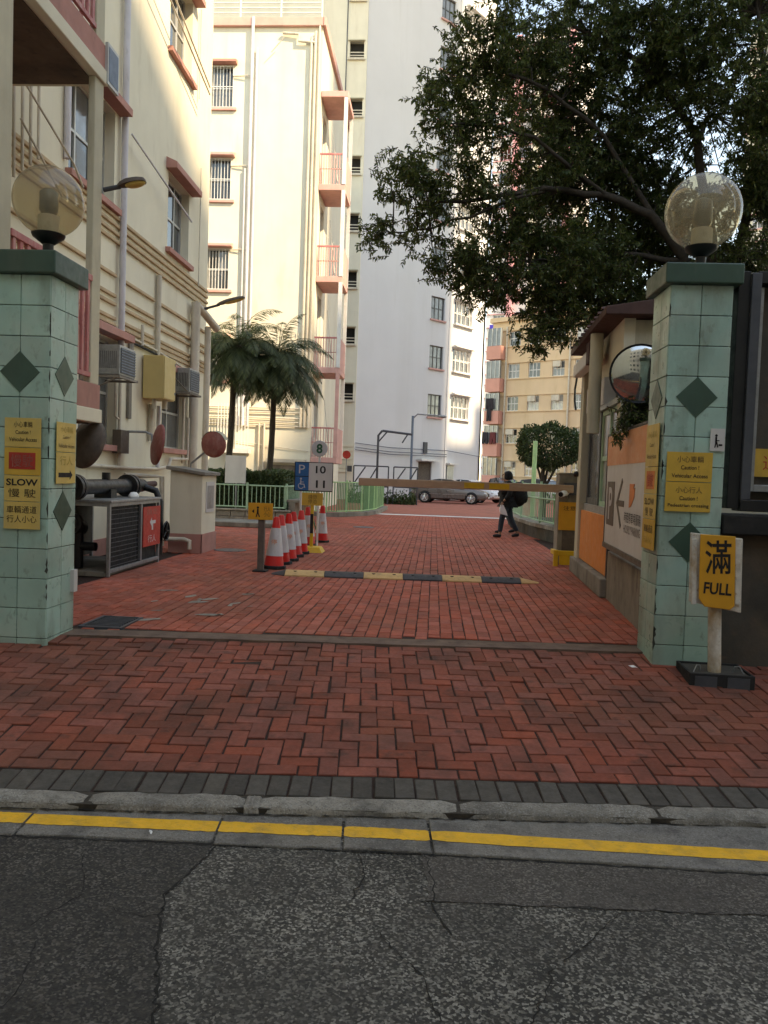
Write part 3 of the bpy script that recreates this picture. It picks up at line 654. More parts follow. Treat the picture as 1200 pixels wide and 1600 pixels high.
# ------------------------------------------------------------------ windows
def window(par, M, u0, u1, v0, v1, cols=2, rows=2, fr=m_frame, gl=m_glass, d=.14, w=.045, name='window', panes=True, bars=0, barm=None):
    """framed window set d behind the wall face; panes are sub-parts; optional grille of bars in front"""
    b = MB(M); y = d
    b.box(u0, u0+w, y-.03, y+.03, v0, v1); b.box(u1-w, u1, y-.03, y+.03, v0, v1); b.box(u0+w, u1-w, y-.03, y+.03, v0, v0+w); b.box(u0+w, u1-w, y-.03, y+.03, v1-w, v1)
    iu = (u1-u0-2*w)/cols; iv = (v1-v0-2*w)/rows
    for c in range(1, cols): b.box(u0+w+c*iu-w/2, u0+w+c*iu+w/2, y-.025, y+.025, v0+w, v1-w)
    for r in range(1, rows):
        for c in range(cols):
            b.box(u0+w+c*iu+(w/2 if c else 0), u0+w+(c+1)*iu-(w/2 if c < cols-1 else 0), y-.022, y+.022, v0+w+r*iv-w/2, v0+w+r*iv+w/2)
    o = b.build(name, fr, par)
    gls = gl if isinstance(gl, list) else [gl]
    if panes:
        for c in range(cols):
            for r in range(rows):
                t = random.gauss(0, .006); x0, x1 = u0+w+c*iu, u0+w+(c+1)*iu
                MB(M).quad((x0, y+t, v0+w+r*iv), (x1, y-t, v0+w+r*iv), (x1, y-t, v0+w+(r+1)*iv), (x0, y+t, v0+w+(r+1)*iv)).build('pane', random.choice(gls), o)
    else: MB(M).quad((u0+w, y, v0+w), (u1-w, y, v0+w), (u1-w, y, v1-w), (u0+w, y, v1-w)).build('pane', random.choice(gls), o)
    if bars:
        b = MB(M)
        for k in range(bars+1):
            u = u0+(u1-u0)*k/bars; b.box(u-.008, u+.008, -.035, -.015, v0, v1)
        for v in (v0+.03, (v0+v1)/2, v1-.03): b.box(u0, u1, -.034, -.012, v-.012, v+.012)
        b.build('grille', barm or m_whitep, o)
    return o
def hood(par, M, u0, u1, v, mt=m_pink, p=.22, h=.16):
    return MB(M).add([(u0, 0, v), (u1, 0, v), (u1, 0, v+h+.06), (u0, 0, v+h+.06), (u0, -p, v), (u1, -p, v), (u1, -p, v+h*.75), (u0, -p, v+h*.75)],
                     [(0, 1, 2, 3), (4, 7, 6, 5), (0, 4, 5, 1), (3, 2, 6, 7), (0, 3, 7, 4), (1, 5, 6, 2)][1:]).build('window_hood', mt, par, bevel=.006)
def sill(par, M, u0, u1, v, mt=m_pink, p=.1, h=.1): return MB(M).box(u0, u1, -p, .1, v-h, v).build('window_sill', mt, par, bevel=.006)
# ------------------------------------------------------------------ left cream building
WX = -5.5; LF = FR(WX, 0, 0, 90)                    # local x = world Y, local -y = world +X
LB = thing('cream_building', 'cream rendered block with pink window hoods along the left of the drive', 'building', (WX, 12, 0))
wins = [(11.5, 13.15, 5.8, 7.35), (15.8, 17.15, 5.9, 7.4), (11.95, 13.45, 1.85, 3.62), (15.7, 17.3, 1.9, 3.42), (15.7, 17.1, 9.75, 11.4), (11.5, 13.15, 9.75, 11.4), (7.4, 9.4, 2.45, 4.6), (7.3, 9.6, 6.6, 9.0)]
MB(LF).wall(-4, 18.62, 0, 15.5, wins, .24).build('wall', m_cream, LB)
b = MB(); b.quad((-12, 18.62, 0), (-12, 18.62, 15.5), (WX, 18.62, 15.5), (WX, 18.62, 0)); b.quad((-12, -4, 15.5), (WX, -4, 15.5), (WX, 18.62, 15.5), (-12, 18.62, 15.5)); b.quad((-12, -4, 0), (WX, -4, 0), (WX, -4, 15.5), (-12, -4, 15.5)); b.quad((-12, -4, 0), (-12, -4, 15.5), (-12, 18.62, 15.5), (-12, 18.62, 0)); b.build('side_wall', m_cream, LB)
for i, (a, b_, c, d) in enumerate(wins):
    window(LB, LF, a, b_, c, d, 3 if i in (0, 1, 4, 5) else 2, 2, m_frame, [m_glass, m_glass, m_glassG], .2)
    if i < 6:
        hood(LB, LF, a-.15, b_+.2, d+.02); sill(LB, LF, a-.1, b_+.12, c-.002)
for zc in (5.66, 5.53, 5.40, 5.27, 4.70, 4.36, 4.22, 3.98, 3.88, 3.78):
    segs = [(9.3, 13.25), (13.52, 15.1), (15.35, 18.6)] if zc < 5 else [(9.3, 18.6)]
    for a, b_ in segs:
        MB(LF).box(a, b_, -.045, .01, zc-.028, zc+.028).build('moulding', m_rib, LB, bevel=.008)
MB(LF).box(9.3, 18.6, -.03, .0, .0, .28).build('plinth', m_pink, LB)
# balcony with two columns
def balcony(z0, top_z, rail):
    o = MB(LF).box(6.95, 9.27, -1.5, -.01, z0+.16, z0+.45).build('balcony', m_pink, LB, bevel=.01)
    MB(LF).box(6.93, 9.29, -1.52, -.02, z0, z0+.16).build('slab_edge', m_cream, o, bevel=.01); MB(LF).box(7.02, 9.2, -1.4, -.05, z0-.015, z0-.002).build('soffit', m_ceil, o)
    if rail:
        zt = z0+1.68
        MB(LF).box(7.26, 9.02, -1.5, -1.44, zt-.07, zt).build('top_rail', m_pinkR, o, bevel=.008)
        MB(LF).box(7.26, 9.02, -1.49, -1.45, z0+.52, z0+.57).build('bottom_rail', m_pinkR, o)
        n = 13
        for k in range(n):
            u = 7.33+k*(1.62/(n-1)); MB(LF).box(u-.028, u+.028, -1.488, -1.452, z0+.57, zt-.07).build('baluster', m_pinkR, o, bevel=.004)
        MB(LF).box(9.16, 9.2, -1.3, -.05, zt-.07, zt).build('top_rail', m_pinkR, o)
        for k in range(9): MB(LF).box(9.165, 9.195, -1.25+k*.14, -1.215+k*.14, z0+.45, zt-.07).build('baluster', m_pinkR, o)
        for (u0, u1) in ((6.98, 7.26), (9.02, 9.25)): MB(LF).box(u0, u1, -1.49, -1.405, z0+.45, top_z).build('column', m_creamD, o, bevel=.012)
balcony(2.0, 5.93, True); balcony(5.93, 9.9, True); balcony(9.9, 13, False)
# pipes on the wall
def pipe(par, pts, r, mt=m_pipe, name='pipe', n=10, clips=0):
    o = MB().tube(pts, r, n).build(name, mt, par, smooth=50)
    return o
pipe(LB, [(-5.42, 13.38, 15), (-5.42, 13.38, 3.45)], .055, m_pipeW, 'drainpipe')
pipe(LB, [(-5.44, 13.42, 3.45), (-5.44, 13.42, 1.5)], .03, m_pipe)
pipe(LB, [(-5.44, 13.22, 3.0), (-5.44, 13.22, 2.35), (-5.44, 13.42, 2.3)], .02, m_pipe)
pipe(LB, [(-5.45, 11.35, 8.3), (-5.45, 11.35, 5.9)], .05, m_pipeW, 'drainpipe')
pipe(LB, [(-5.36, 17.35, 5.15), (-5.36, 17.35, .2)], .10, m_pipe, 'drainpipe', 14)
pipe(LB, [(-5.36, 17.35, 5.1), (-5.3, 17.8, 5.0), (-5.15, 18.3, 4.75)], .09, m_pipe, 'drainpipe', 12)
pipe(LB, [(-5.30, 18.1, 4.75), (-5.30, 18.1, .9)], .075, m_pipe, 'drainpipe', 12)
pipe(LB, [(-5.44, 15.22, 5.2), (-5.44, 15.22, 3.7), (-5.44, 15.22, 3.55)], .05, m_pipe)
pipe(LB, [(-5.44, 14.4, 4.1), (-5.44, 14.4, 3.9), (-5.44, 14.4, 3.72)], .03, m_pipe)
for dz in (0, .07): pipe(LB, [(-5.46, 14.0, 3.55-dz), (-5.46, 14.0, 3.78-dz), (-5.44, 15.2, 3.75-dz), (-5.44, 17.2, 3.62-dz)], .022, m_blackM if dz else m_pipe)
pipe(LB, [(-5.44, 10.2, 1.53), (-5.44, 13.7, 1.47), (-5.44, 15.3, 1.47), (-5.40, 15.9, 1.52), (-5.40, 16.0, 1.68), (-5.40, 17.1, 1.7), (-5.4, 17.1, 2.6)], .035, m_pipe)
pipe(LB, [(-5.40, 13.6, 1.34), (-5.2, 13.9, 1.34), (-4.84, 13.9, 1.33), (-4.82, 13.9, .1)], .045, m_pipe)
pipe(LB, [(-5.42, 15.3, 2.7), (-5.42, 15.3, 1.5)], .04, m_pipeW); pipe(LB, [(-5.44, 14.95, 2.7), (-5.44, 14.95, 2.0)], .05, m_pipe)
pipe(LB, [(-5.44, 16.9, 3.0), (-5.44, 16.9, 1.6)], .03, m_pipe)
pipe(LB, [(-5.35, 13.5, 7.15), (-5.2, 16.4, 6.6)], .018, m_pipeW, 'laundry_pole')
pipe(LB, [(-5.2, 13.5, 10.4), (-5.15, 17.3, 9.6)], .018, m_pipe, 'laundry_pole'); pipe(LB, [(-5.2, 13.9, 10.6), (-5.15, 17.3, 9.75)], .018, m_pipe, 'laundry_pole')
pipe(LB, [(-5.44, 17.75, 8.2), (-5.44, 17.75, 5.6)], .014, m_pipe); pipe(LB, [(-5.44, 17.5, 11.5), (-5.44, 17.5, 9.6)], .014, m_pipe)
for k in range(5): pipe(LB, [(-5.38, 9.5+.22*k, 8.2), (-5.36, 9.55+.2*k, 4.9+.15*k)], .02, m_pipe)
pipe(LB, [(-5.2, 9.6, 6.2), (-5.0, 10.6, 5.55), (-4.95, 10.8, 5.3)], .015, m_pipe); pipe(LB, [(-5.2, 9.6, 5.7), (-5.0, 10.3, 5.0)], .015, m_pipe)
MB(LF).box(13.25, 13.62, -.16, -.01, 1.72, 2.12).build('meter_box', m_brown, LB, bevel=.006)
MB(LF).box(13.85, 13.98, -.05, -.01, 2.35, 3.78).build('cable_trunking', m_conc, LB)
# low lean-to block at the corner
lb = MB(); P = [(-4.66, 1.46), (-4.08, 1.38), (-4.08, .0), (-4.66, 0)]
lb.add([(x, 13.82, z) for x, z in P]+[(x, 14.72, z) for x, z in P], [(0, 3, 2, 1), (4, 5, 6, 7), (0, 1, 5, 4), (1, 2, 6, 5), (0, 4, 7, 3)])
kb = thing('corner_lean_to', 'low cream masonry block with sloping top at the building corner', 'lean-to', (-4.8, 14.3, 0))
lb.build('body', m_cream, kb, bevel=.01)
MB().add([(-4.72, 13.76, 1.475), (-4.02, 13.76, 1.385), (-4.02, 14.78, 1.385), (-4.72, 14.78, 1.475), (-4.72, 13.76, 1.535), (-4.02, 13.76, 1.44), (-4.02, 14.78, 1.44), (-4.72, 14.78, 1.535)], [(0, 3, 2, 1), (4, 5, 6, 7), (0, 1, 5, 4), (1, 2, 6, 5), (2, 3, 7, 6), (3, 0, 4, 7)]).build('roof_slab', m_conc, kb, bevel=.006)
b = MB(); b.box(-4.67, -4.06, 13.8, 13.8175, .0, .34); b.box(-4.0775, -4.062, 13.8, 14.74, 0, .34); b.build('painted_base', m_pink, kb)
MB().box(-4.0775, -4.065, 14.05, 14.55, .72, 1.27).build('notice_plate', m_board, kb); MB().box(-4.065, -4.062, 14.1, 14.5, .78, 1.2).build('notice_print', m_galv, kb)
pipe(kb, [(-5.0, 13.7, .24), (-4.35, 13.7, .25), (-4.25, 13.7, .22), (-4.25, 13.7, .08)], .04, m_pipe)
# air conditioners
def aircon(label, y0, y1, z0, z1, x1, tilt, group='window air conditioners'):
    A = thing('air_conditioner', label, 'air conditioner', ((WX+x1)/2, (y0+y1)/2, z0))
    MB().box(WX+.02, x1, y0, y1, z0, z1).build('case', m_galv, A, bevel=.012)
    b = MB(); b.box(x1+.001, x1+.01, y0+.03, y1-.03, z0+.03, z1-.04); b.build('rear_grille', m_steel, A)
    b = MB()
    for k in range(9): z = z0+.05+k*(z1-z0-.12)/8; b.box(x1+.01, x1+.02, y0+.03, y1-.03, z, z+.014)
    b.build('louvre', m_bluest, A)
    b = MB()
    for k in range(9): x = x1-.32+k*.032; b.box(x, x+.012, y0-.004, y0-.001, z0+.1, z1-.1)
    b.build('side_slots', m_black if tilt else m_steel, A)
    b = MB(); b.box(WX, x1+.03, y0-.06, y0-.03, z0-.05, z0-.012); b.box(WX, x1+.03, y1+.03, y1+.06, z0-.05, z0-.012); b.box(x1-.02, x1+.03, y0-.03, y1+.03, z0-.05, z0-.015); b.tube([(WX, y0-.045, z0+.45*tilt-.3*(1-tilt)), (x1, y0-.045, z0-.03)], .014, 6); b.build('bracket', m_conc, A)
aircon('grey window air conditioner on a bracket, nearer the gate pillar', 12.25, 12.9, 2.93, 3.40, -4.98, 0)
aircon('grey window air conditioner right of the yellow box', 15.95, 16.6, 3.06, 3.54, -5.02, 1)
yb = thing('electrical_box', 'custard yellow metal box fixed to the cream wall', 'electrical box', (-5.2, 14.6, 2.7))
MB().box(WX+.03, -5.08, 14.55, 15.2, 2.78, 3.58).build('cabinet', m_yellowC, yb, bevel=.01)
MB().box(-5.079, -5.062, 14.565, 15.185, 2.795, 3.565).build('door', m_yellowC, yb, bevel=.004)
for z in (2.9, 3.45): MB().box(-5.062, -5.05, 15.13, 15.155, z, z+.05).build('hinge', m_galv, yb)
b = MB(); b.tube([(-5.3, 14.7, 2.78), (-5.3, 14.7, 2.6)], .04, 10); b.tube([(-5.2, 15.0, 2.78), (-5.2, 15.0, 2.62)], .05, 10); b.build('cable_gland', m_pipe, yb)
# street lamps fixed to the building
def lamp(label, p0, L_, rise):
    S = thing('wall_lamp', label, 'lamp', p0); x, y, z = p0
    MB().tube([(x, y, z), (x+L_*.4, y, z+rise*.4)], .028, 8).build('arm', m_steel, S, smooth=40)
    M = FR(x+L_*.35, y, z+rise*.35) @ Matrix.Rotation(-math.atan2(rise, L_), 4, 'Y')
    l = L_*.66; vs, fs = [], []
    sec = [(0, .03, .04), (.12, .06, .065), (.35, .085, .085), (.7, .09, .08), (.93, .07, .06), (1, .03, .03)]
    for t, w, h in sec:
        vs += [(t*l, -w, 0), (t*l, -w*.85, h*.6), (t*l, 0, h), (t*l, w*.85, h*.6), (t*l, w, 0)]
    for i in range(len(sec)-1):
        for k in range(4): fs.append((i*5+k, i*5+k+1, i*5+k+6, i*5+k+5)[::-1])
        fs.append((i*5, i*5+5, i*5+9, i*5+4)[::-1])
    MB(M).add(vs, fs+[(4, 3, 2, 1, 0), tuple(range(len(vs)-5, len(vs)))]).build('housing', m_wood, S, smooth=60)
    MB(M).ball((l*.62, 0, -.002), .1, 16, 8, (1.55*l/.33*.8, .75, .42)).build('diffuser', m_signP, S, smooth=80)
lamp('bronze street lamp head on the balcony column', (-3.98, 9.22, 4.72), .5, .1)
lamp('street lamp on a long arm at the building corner, before the palms', (-5.3, 17.6, 5.05), .98, .28)
gs = thing('plaque', 'dark green framed plaque high on the balcony column', 'plaque', (-3.97, 9.35, 6.1))
MB().box(-4.0, -3.965, 9.24, 9.56, 5.95, 6.42).build('frame', m_frame, gs); MB().box(-3.964, -3.96, 9.27, 9.53, 5.99, 6.38).build('panel', m_bluest, gs)
# convex mirrors
def mirror(label, c, r, face_deg, back, arm, hoodm=None, tilt=8):
    S = thing('convex_mirror', label, 'mirror', c); M = FR(*c, face_deg) @ Matrix.Rotation(R(tilt), 4, 'X')
    MB(M).lathe([(.001, -r*.24), (r*.3, -r*.215), (r*.6, -r*.14), (r*.85, -r*.05), (r, .01), (r*.3, .0101)], n=36, axis='Y').build('mirror_face', m_mirror, S, smooth=60)
    MB(M).lathe([(r, .0), (r*1.015, -.008), (r*1.02, .015), (r*.97, .04), (r*.5, .09), (.001, .1)], n=36, axis='Y').build('back_shell', back, S, smooth=60)
    if hoodm:
        b = MB(M)
        for k in range(12):
            a0, a1 = R(20+140*k/12), R(20+140*(k+1)/12)
            b.quad((math.cos(a0)*r*1.05, -.12, math.sin(a0)*r*1.05), (math.cos(a1)*r*1.05, -.12, math.sin(a1)*r*1.05), (math.cos(a1)*r*1.05, .04, math.sin(a1)*r*1.05), (math.cos(a0)*r*1.05, .04, math.sin(a0)*r*1.05))
        b.build('hood', hoodm, S)
    MB().tube(arm, .022, 8).build('bracket_arm', m_galv, S, smooth=40)
    return S
mirror('dark convex mirror below the balcony, seen from behind', (-4.15, 9.3, 1.75), .3, 150, m_wood, [(-4.25, 9.35, 1.78), (-4.6, 9.3, 2.0)], tilt=15)
mirror('red backed convex mirror seen edge on, on a bent arm from the wall', (-4.90, 13.85, 1.90), .36, 124, m_redD, [(-5.48, 13.9, 2.12), (-5.15, 13.9, 2.12), (-5.05, 13.92, 2.08), (-5.02, 13.9, 1.9)])
mirror('round mirror with a weathered red back above the corner block', (-4.28, 15.2, 1.98), .25, 172, m_redD, [(-4.3, 15.3, 1.98), (-4.75, 15.3, 1.6), (-4.78, 15.3, 1.0)], m_creamD, tilt=-6)
# fire service inlet cage
cg = thing('fire_inlet_cage', 'galvanised mesh cage with a red sign around black fire inlets', 'cage', (-4.85, 11.3, 0))
X0, X1, Y0, Y1, ZT = -5.42, -4.3, 10.35, 12.3, 1.0
b = MB()
for x in (X0, X1-.045):
    for y in (Y0, Y1-.045): b.box(x, x+.045, y, y+.045, 0, ZT)
for y in (Y0, Y1-.045): b.box(X0+.045, X1-.045, y, y+.045, ZT-.05, ZT-.002)
b.box(X1-.043, X1-.002, Y0+.045, Y1-.045, ZT-.052, ZT-.004); b.box(X1-.043, X1-.002, Y0+.045, Y1-.045, .05, .1); b.box(X1-.043, X1-.002, 11.5, 11.55, .1, ZT-.052); b.build('frame', m_galv, cg, bevel=.004)
MB().box(X0, X1+.02, Y0-.01, Y1+.01, ZT, ZT+.035).build('top_plate', m_galv, cg, bevel=.006)
MB().box(X0-.06, X1-.08, Y0+.05, Y1-.05, .0, .06).build('base_slab', m_conc, cg)
for k in range(13): z = .13+k*.064; MB().box(X1-.03, X1-.018, Y0+.05, 11.49, z, z+.008).build('cage_bar', m_steel, cg)
b = MB()
for k in range(8): y = Y0+.1+k*.15; b.box(X1-.027, X1-.023, y, y+.004, .1, ZT-.06)
tag(b.build('mesh_wires', m_steel, cg), kind='stuff')
MB().box(X1-.06, X1-.05, Y0+.05, Y1-.05, .1, ZT-.06).build('shade_sheet', m_blackM, cg)  # black sheet stands in for the unlit inside of the cage
MB().box(X0+.02, X0+.04, Y0+.05, Y1-.05, .1, ZT-.06).build('back_panel', m_concD, cg)  # dark material here gives the shade at the back of the cage
sg = MB().box(X1+.0, X1+.012, 11.56, 12.28, .30, .90).build('red_sign', m_red, cg)
SFm = FR(X1+.0125, 11.92, 0, 90); text('行人', m_coneW, sg, SFm @ Matrix.Translation((0, 0, .41)), .34, .11); text('請走', m_redD, sg, SFm @ Matrix.Translation((0, 0, .82)), .46, .09)
MB(SFm).prism([(-.1, .66), (-.02, .73), (-.02, .685), (.14, .685), (.14, .635), (.04, .635), (.04, .54), (-.02, .54), (-.02, .59)], -.003, 0).build('arrow', m_coneW, sg)
inl = thing('fire_inlet_pipes', 'black flanged fire service pipes inside and above the mesh cage', 'pipes', (-4.8, 11, 0))
def flange(par, c, ax, r, t=.035): return MB().lathe([(r*.6, -t*1.6), (r*.62, -t), (r, -t), (r, t), (r*.62, t), (r*.6, t*1.6)], c, 20, ax).build('flange', m_black, par, smooth=35)
MB().tube([(-4.72, 10.0, 1.2), (-4.72, 12.6, 1.2)], .105, 18).build('main_pipe', m_black, inl, smooth=40)
for y in (10.1, 10.2, 12.0, 12.12): flange(inl, (-4.72, y, 1.2), 'Y', .175)
MB().tube([(-4.72, 12.5, 1.2), (-4.72, 13.2, 1.22)], .05, 12).build('branch_pipe', m_roofR, inl, smooth=40)
MB().tube([(-4.72, 11.2, 1.24), (-4.72, 11.2, 1.4)], .06, 12).build('valve_cap', m_black, inl, smooth=40)
MB().box(-4.85, -4.6, 11.1, 11.3, 1.02, 1.16).build('saddle', m_black, inl)
for x in (-5.15, -4.85): 
    MB().tube([(x, 10.62, .08), (x, 10.62, .62)], .07, 14).build('riser', m_black, inl, smooth=40)
    MB().tube([(x, 10.7, .62), (x, 10.46, .70)], .10, 16).build('inlet_body', m_black, inl, smooth=40); flange(inl, (x, 10.44, .71), 'Y', .135)
MB().tube([(-5.2, 10.62, .38), (-4.6, 10.62, .38)], .06, 12).build('cross_pipe', m_black, inl, smooth=40)
MB().tube([(-4.38, 12.52, .1), (-4.38, 12.52, .95), (-4.45, 12.52, 1.12), (-4.72, 12.5, 1.2)], .055, 12).build('drop_pipe', m_black, inl, smooth=40)
hw = MB().lathe([(.15, -.012), (.165, 0), (.15, .012), (.135, 0), (.15, -.012)], (-4.27, 12.52, .48), 24, 'X').build('hand_wheel', m_black, inl, smooth=60)
b = MB()
for k in range(5): a = k*2*math.pi/5; b.tube([(-4.27, 12.52, .48), (-4.27, 12.52+.14*math.cos(a), .48+.14*math.sin(a))], .012, 6)
b.tube([(-4.4, 12.52, .48), (-4.25, 12.52, .48)], .02, 8); b.build('wheel_spoke', m_black, hw)
cl = MB().lathe([(.001, 0), (.05, .005), (.055, .05), (.03, .13), (.001, .14)], (-4.5, 11.7, ZT+.035), 12).build('glove', m_whitep, at=(-4.5, 11.7, ZT+.035), smooth=60); cl.scale = (1.2, 2.6, .6)
tag(cl, 'crumpled white work glove lying on top of the mesh cage', 'glove')
# ------------------------------------------------------------------ second cream building behind the palms
B2 = thing('sunlit_apartment_block', 'sunlit cream apartment block with stacked pink balconies behind the palms', 'building', (-8, 30, 0))
BF = FR(0, 30, 0, 0)
w2 = [(-8.9, -8.05, z, z+1.55) for z in (15.05, 11.65, 8.3, 4.9)]+[(-11.5, -10.5, z, z+1.5) for z in (15.05, 11.65, 8.3, 4.9)]
MB(BF).wall(-16, -4.72, 0, 18.2, w2, .22).build('wall', m_cream2, B2)
MB(FR(-4.72, 0, 0, 90)).wall(30, 39, 0, 18.2, [(30.5+.2, 31.6, z+.45, z+2.55) for z in (2.4, 5.8, 9.2, 12.6)], .2).build('side_wall', m_cream2, B2)
b = MB(); b.quad((-16, 30, 18.2), (-4.72, 30, 18.2), (-4.72, 39, 18.2), (-16, 39, 18.2)); b.quad((-16, 39, 0), (-16, 39, 18.2), (-4.72, 39, 18.2), (-4.72, 39, 0)); b.build('roof', m_conc, B2)
MB().box(-16, -4.66, 29.86, 30.0, 18.0, 18.32).build('parapet_band', m_pinkL, B2, bevel=.02); MB().box(-4.72, -4.6, 29.86, 39, 18.0, 18.32).build('parapet_band', m_pinkL, B2, bevel=.02)
rl = MB().box(-16, -4.75, 29.93, 29.97, 19.05, 19.1).build('roof_railing', m_whitep, B2)
for z in (18.5, 18.68, 18.86): MB().box(-16, -4.75, 29.935, 29.965, z, z+.03).build('rail', m_whitep, rl)
for k in range(8): x = -15.5+k*1.53; MB().box(x, x+.05, 29.92, 29.97, 18.32, 19.05).build('rail_post', m_whitep, rl)
for i, (a, b_, c, d) in enumerate(w2):
    window(B2, BF, a, b_, c, d, 2, 2, m_frame, [m_glass, m_glassG], .15, bars=7)
    hood(B2, BF, a-.15, b_+.15, d+.03, m_pink if c > 15 else m_pinkL, .3, .12); sill(B2, BF, a-.1, b_+.15, c, m_pinkL)
for z in (16.2, 12.9, 9.8): MB(BF).tube([(-8.05, -.05, z), (-7.25, -.12, z)], .025, 6).build('branch_pipe', m_pipe, B2)
for x, r, zt, y in ((-7.32, .06, 18.3, -.14), (-7.15, .045, 17.2, -.1), (-7.5, .035, 12.8, -.1), (-5.12, .05, 17.6, -.1), (-4.97, .05, 17.8, -.1), (-4.82, .045, 18.0, -.1)):
    MB(BF).tube([(x, y, zt), (x, y, 3.2)], r, 8).build('drainpipe', m_pipeW if x < -6 else m_pipe, B2, smooth=40)
MB(BF).tube([(-6.2, -.1, 17.75), (-5.6, -.12, 17.7), (-5.6, -.12, 17.45), (-4.95, -.1, 17.4)], .05, 8).build('drainpipe', m_pipe, B2)
MB(BF).tube([(-6.6, -.2, 17.0), (-6.1, -.3, 17.5)], .02, 6).build('laundry_pole', m_pipe, B2)
for k, z in enumerate((3.9, 3.75, 3.55, 3.42, 3.3)): MB(BF).tube([(-12, -.08, z), (-4.8, -.08, z-.02*k)], .028, 6).build('conduit', m_pipe, B2)
for x in (-6.7, -6.5): MB(BF).tube([(x, -.08, 3.3), (x, -.08, 1.1)], .04, 6).build('conduit', m_pipe, B2)
MB(BF).tube([(-9, -.06, 2.75), (-4.8, -.06, 2.3)], .015, 6).build('cable', m_pipe, B2)
MB(BF).box(-6.35, -4.85, -.35, -.05, 1.85, 1.98).build('canopy', m_pipe, B2); MB(BF).box(-6.15, -5.1, -.12, -.02, .1, 1.75).build('shutter', m_conc, B2)
lo = MB(BF).box(-8.2, -7.0, -.45, -.05, 2.15, 2.3).build('grille_cage', m_whitep, B2)
b = MB(BF)
for k in range(11): b.box(-8.2+k*.115, -8.175+k*.115, -.45, -.425, 2.3, 4.0)
b.build('cage_bars', m_whitep, lo)
text('HOUSE', m_cream, B2, FR(-5.55, 29.985, 6.62), 1.1, .3, bold=.02, ex=.02)
# balcony stack at the right corner
for i, z in enumerate((2.1, 5.5, 8.9, 12.3)):
    o = MB().box(-4.71, -3.72, 30.0, 31.9, z-.22, z).build('balcony', m_pinkL, B2, bevel=.015)
    MB().box(-4.70, -3.72, 30.0, 30.05, z+1.08, z+1.14).build('top_rail', m_pinkR, o); MB().box(-4.70, -3.8, 30.01, 30.04, z+.55, z+.58).build('rail', m_pinkL, o)
    for k in range(9): MB().box(-4.66+k*.1, -4.632+k*.1, 30.01, 30.04, z, z+1.08).build('baluster', m_pinkL, o)
    MB().box(-3.76, -3.72, 30.06, 31.85, z, z+1.12).build('side_panel', m_pinkL, o)
    MB().box(-3.84, -3.71, 29.98, 30.12, z+.0, z+3.18).build('column', m_whitep if i else m_pinkL, o); MB().box(-3.84, -3.71, 31.8, 31.92, z, z+3.18).build('column', m_whitep, o)
    window(B2, FR(-4.72, 0, 0, 90), 30.7, 31.6, z+.75, z+2.85, 2, 1, m_whitep, m_glassG, .12)
    MB().tube([(-4.0, 29.98, z+.1), (-4.3, 30.4, z+2.2)], .015, 6).build('cable', m_pipe, o)
MB().box(-4.71, -3.7, 29.97, 31.95, 15.48, 15.7).build('balcony_roof', m_pinkL, B2, bevel=.015)
# ------------------------------------------------------------------ white tower
pL, pM, pR = Vector((-4.75, 46.8)), Vector((.71, 52.3)), Vector((3.14, 55.5))
TW = thing('white_tower', 'tall white tower block with a sunlit strip of windows in the middle distance', 'building', (0, 52, 0))
def wframe(a, b): d = b-a; return FR(a.x, a.y, 0, math.degrees(math.atan2(d.y, d.x))), d.length
T1, l1 = wframe(pL, pM); T2, l2 = wframe(pM, pR); FL = 3.1; HT = 42
zs = [5.35+FL*k for k in range(11)]
u1c = 6.55; o1 = [(u1c-.62, u1c+.62, z, z+1.45) for z in zs]+[(5.3, 6.5, .0, 2.45), (7.05, 7.75, .3, 2.3)][:1]
MB(T1).wall(0, l1-.14, 0, HT, o1, .3).build('wall', m_white, TW)
o2 = [(.55, 2.55, z+.05, z+1.6) for z in zs]
MB(T2 @ Matrix.Translation((0, .12, 0))).wall(0, l2, 0, HT, o2, .25).build('wing_wall', m_white, TW)
MB(T1).box(l1-.14, l1, -.06, .5, 0, HT).build('pilaster', m_white, TW)
b = MB(); q = [pR, Vector((2.9, 66)), Vector((2, 70)), Vector((-9, 58)), Vector((-9, 47.5)), Vector((-4.75, 47.5))]
for i in range(len(q)-1): b.quad((*q[i], 0), (*q[i+1], 0), (*q[i+1], HT), (*q[i], HT))
b.prismz([tuple(pL), tuple(pM), tuple(pR), (2.9, 66), (2, 70), (-9, 58), (-9, 47.5)], HT, HT+.3); b.build('rear_walls', m_white, TW)
wp = None
for z in zs:
    if wp is None:
        wp = window(TW, T1, u1c-.62, u1c+.62, z, z+1.45, 3, 2, m_frameD, m_glassG, .14, .06, panes=False); sp = sill(TW, T1, u1c-.7, u1c+.7, z, m_pinkL, .12, .1)
        wq = window(TW, T2, .55, 2.55, z+.05, z+1.6, 4, 2, m_whitep, m_glass, .3, .07, panes=False, bars=12); sq = sill(TW, T2, .45, 2.65, z+.05, m_whitep, .12, .08); hq = hood(TW, T2, .4, 2.7, z+1.62, m_whitep, .28, .08)
    else:
        dz = z-zs[0]
        for s in (wp, wq):
            c = inst(s, (0, 0, dz), TW)
            for ch in s.children: inst(ch, (0, 0, 0), c)
        for s in (sp, sq, hq): inst(s, (0, 0, dz), TW)
MB(T1).box(5.3, 6.5, .1, .16, .0, 2.42).build('door', m_wood, TW); MB(T1).box(5.1, 6.75, -.5, -.0, 2.5, 2.62).build('door_canopy', m_whitep, TW)
MB(T2).box(.25, .95, .0, .08, .2, 2.3).build('louvre_door', m_galv, TW); MB(T2).box(.1, 1.15, -.3, .1, 2.35, 2.45).build('door_canopy', m_whitep, TW)
MB(T1).box(5.65, 5.95, -.12, -.01, 3.0, 3.7).build('wall_fan', m_steel, TW)
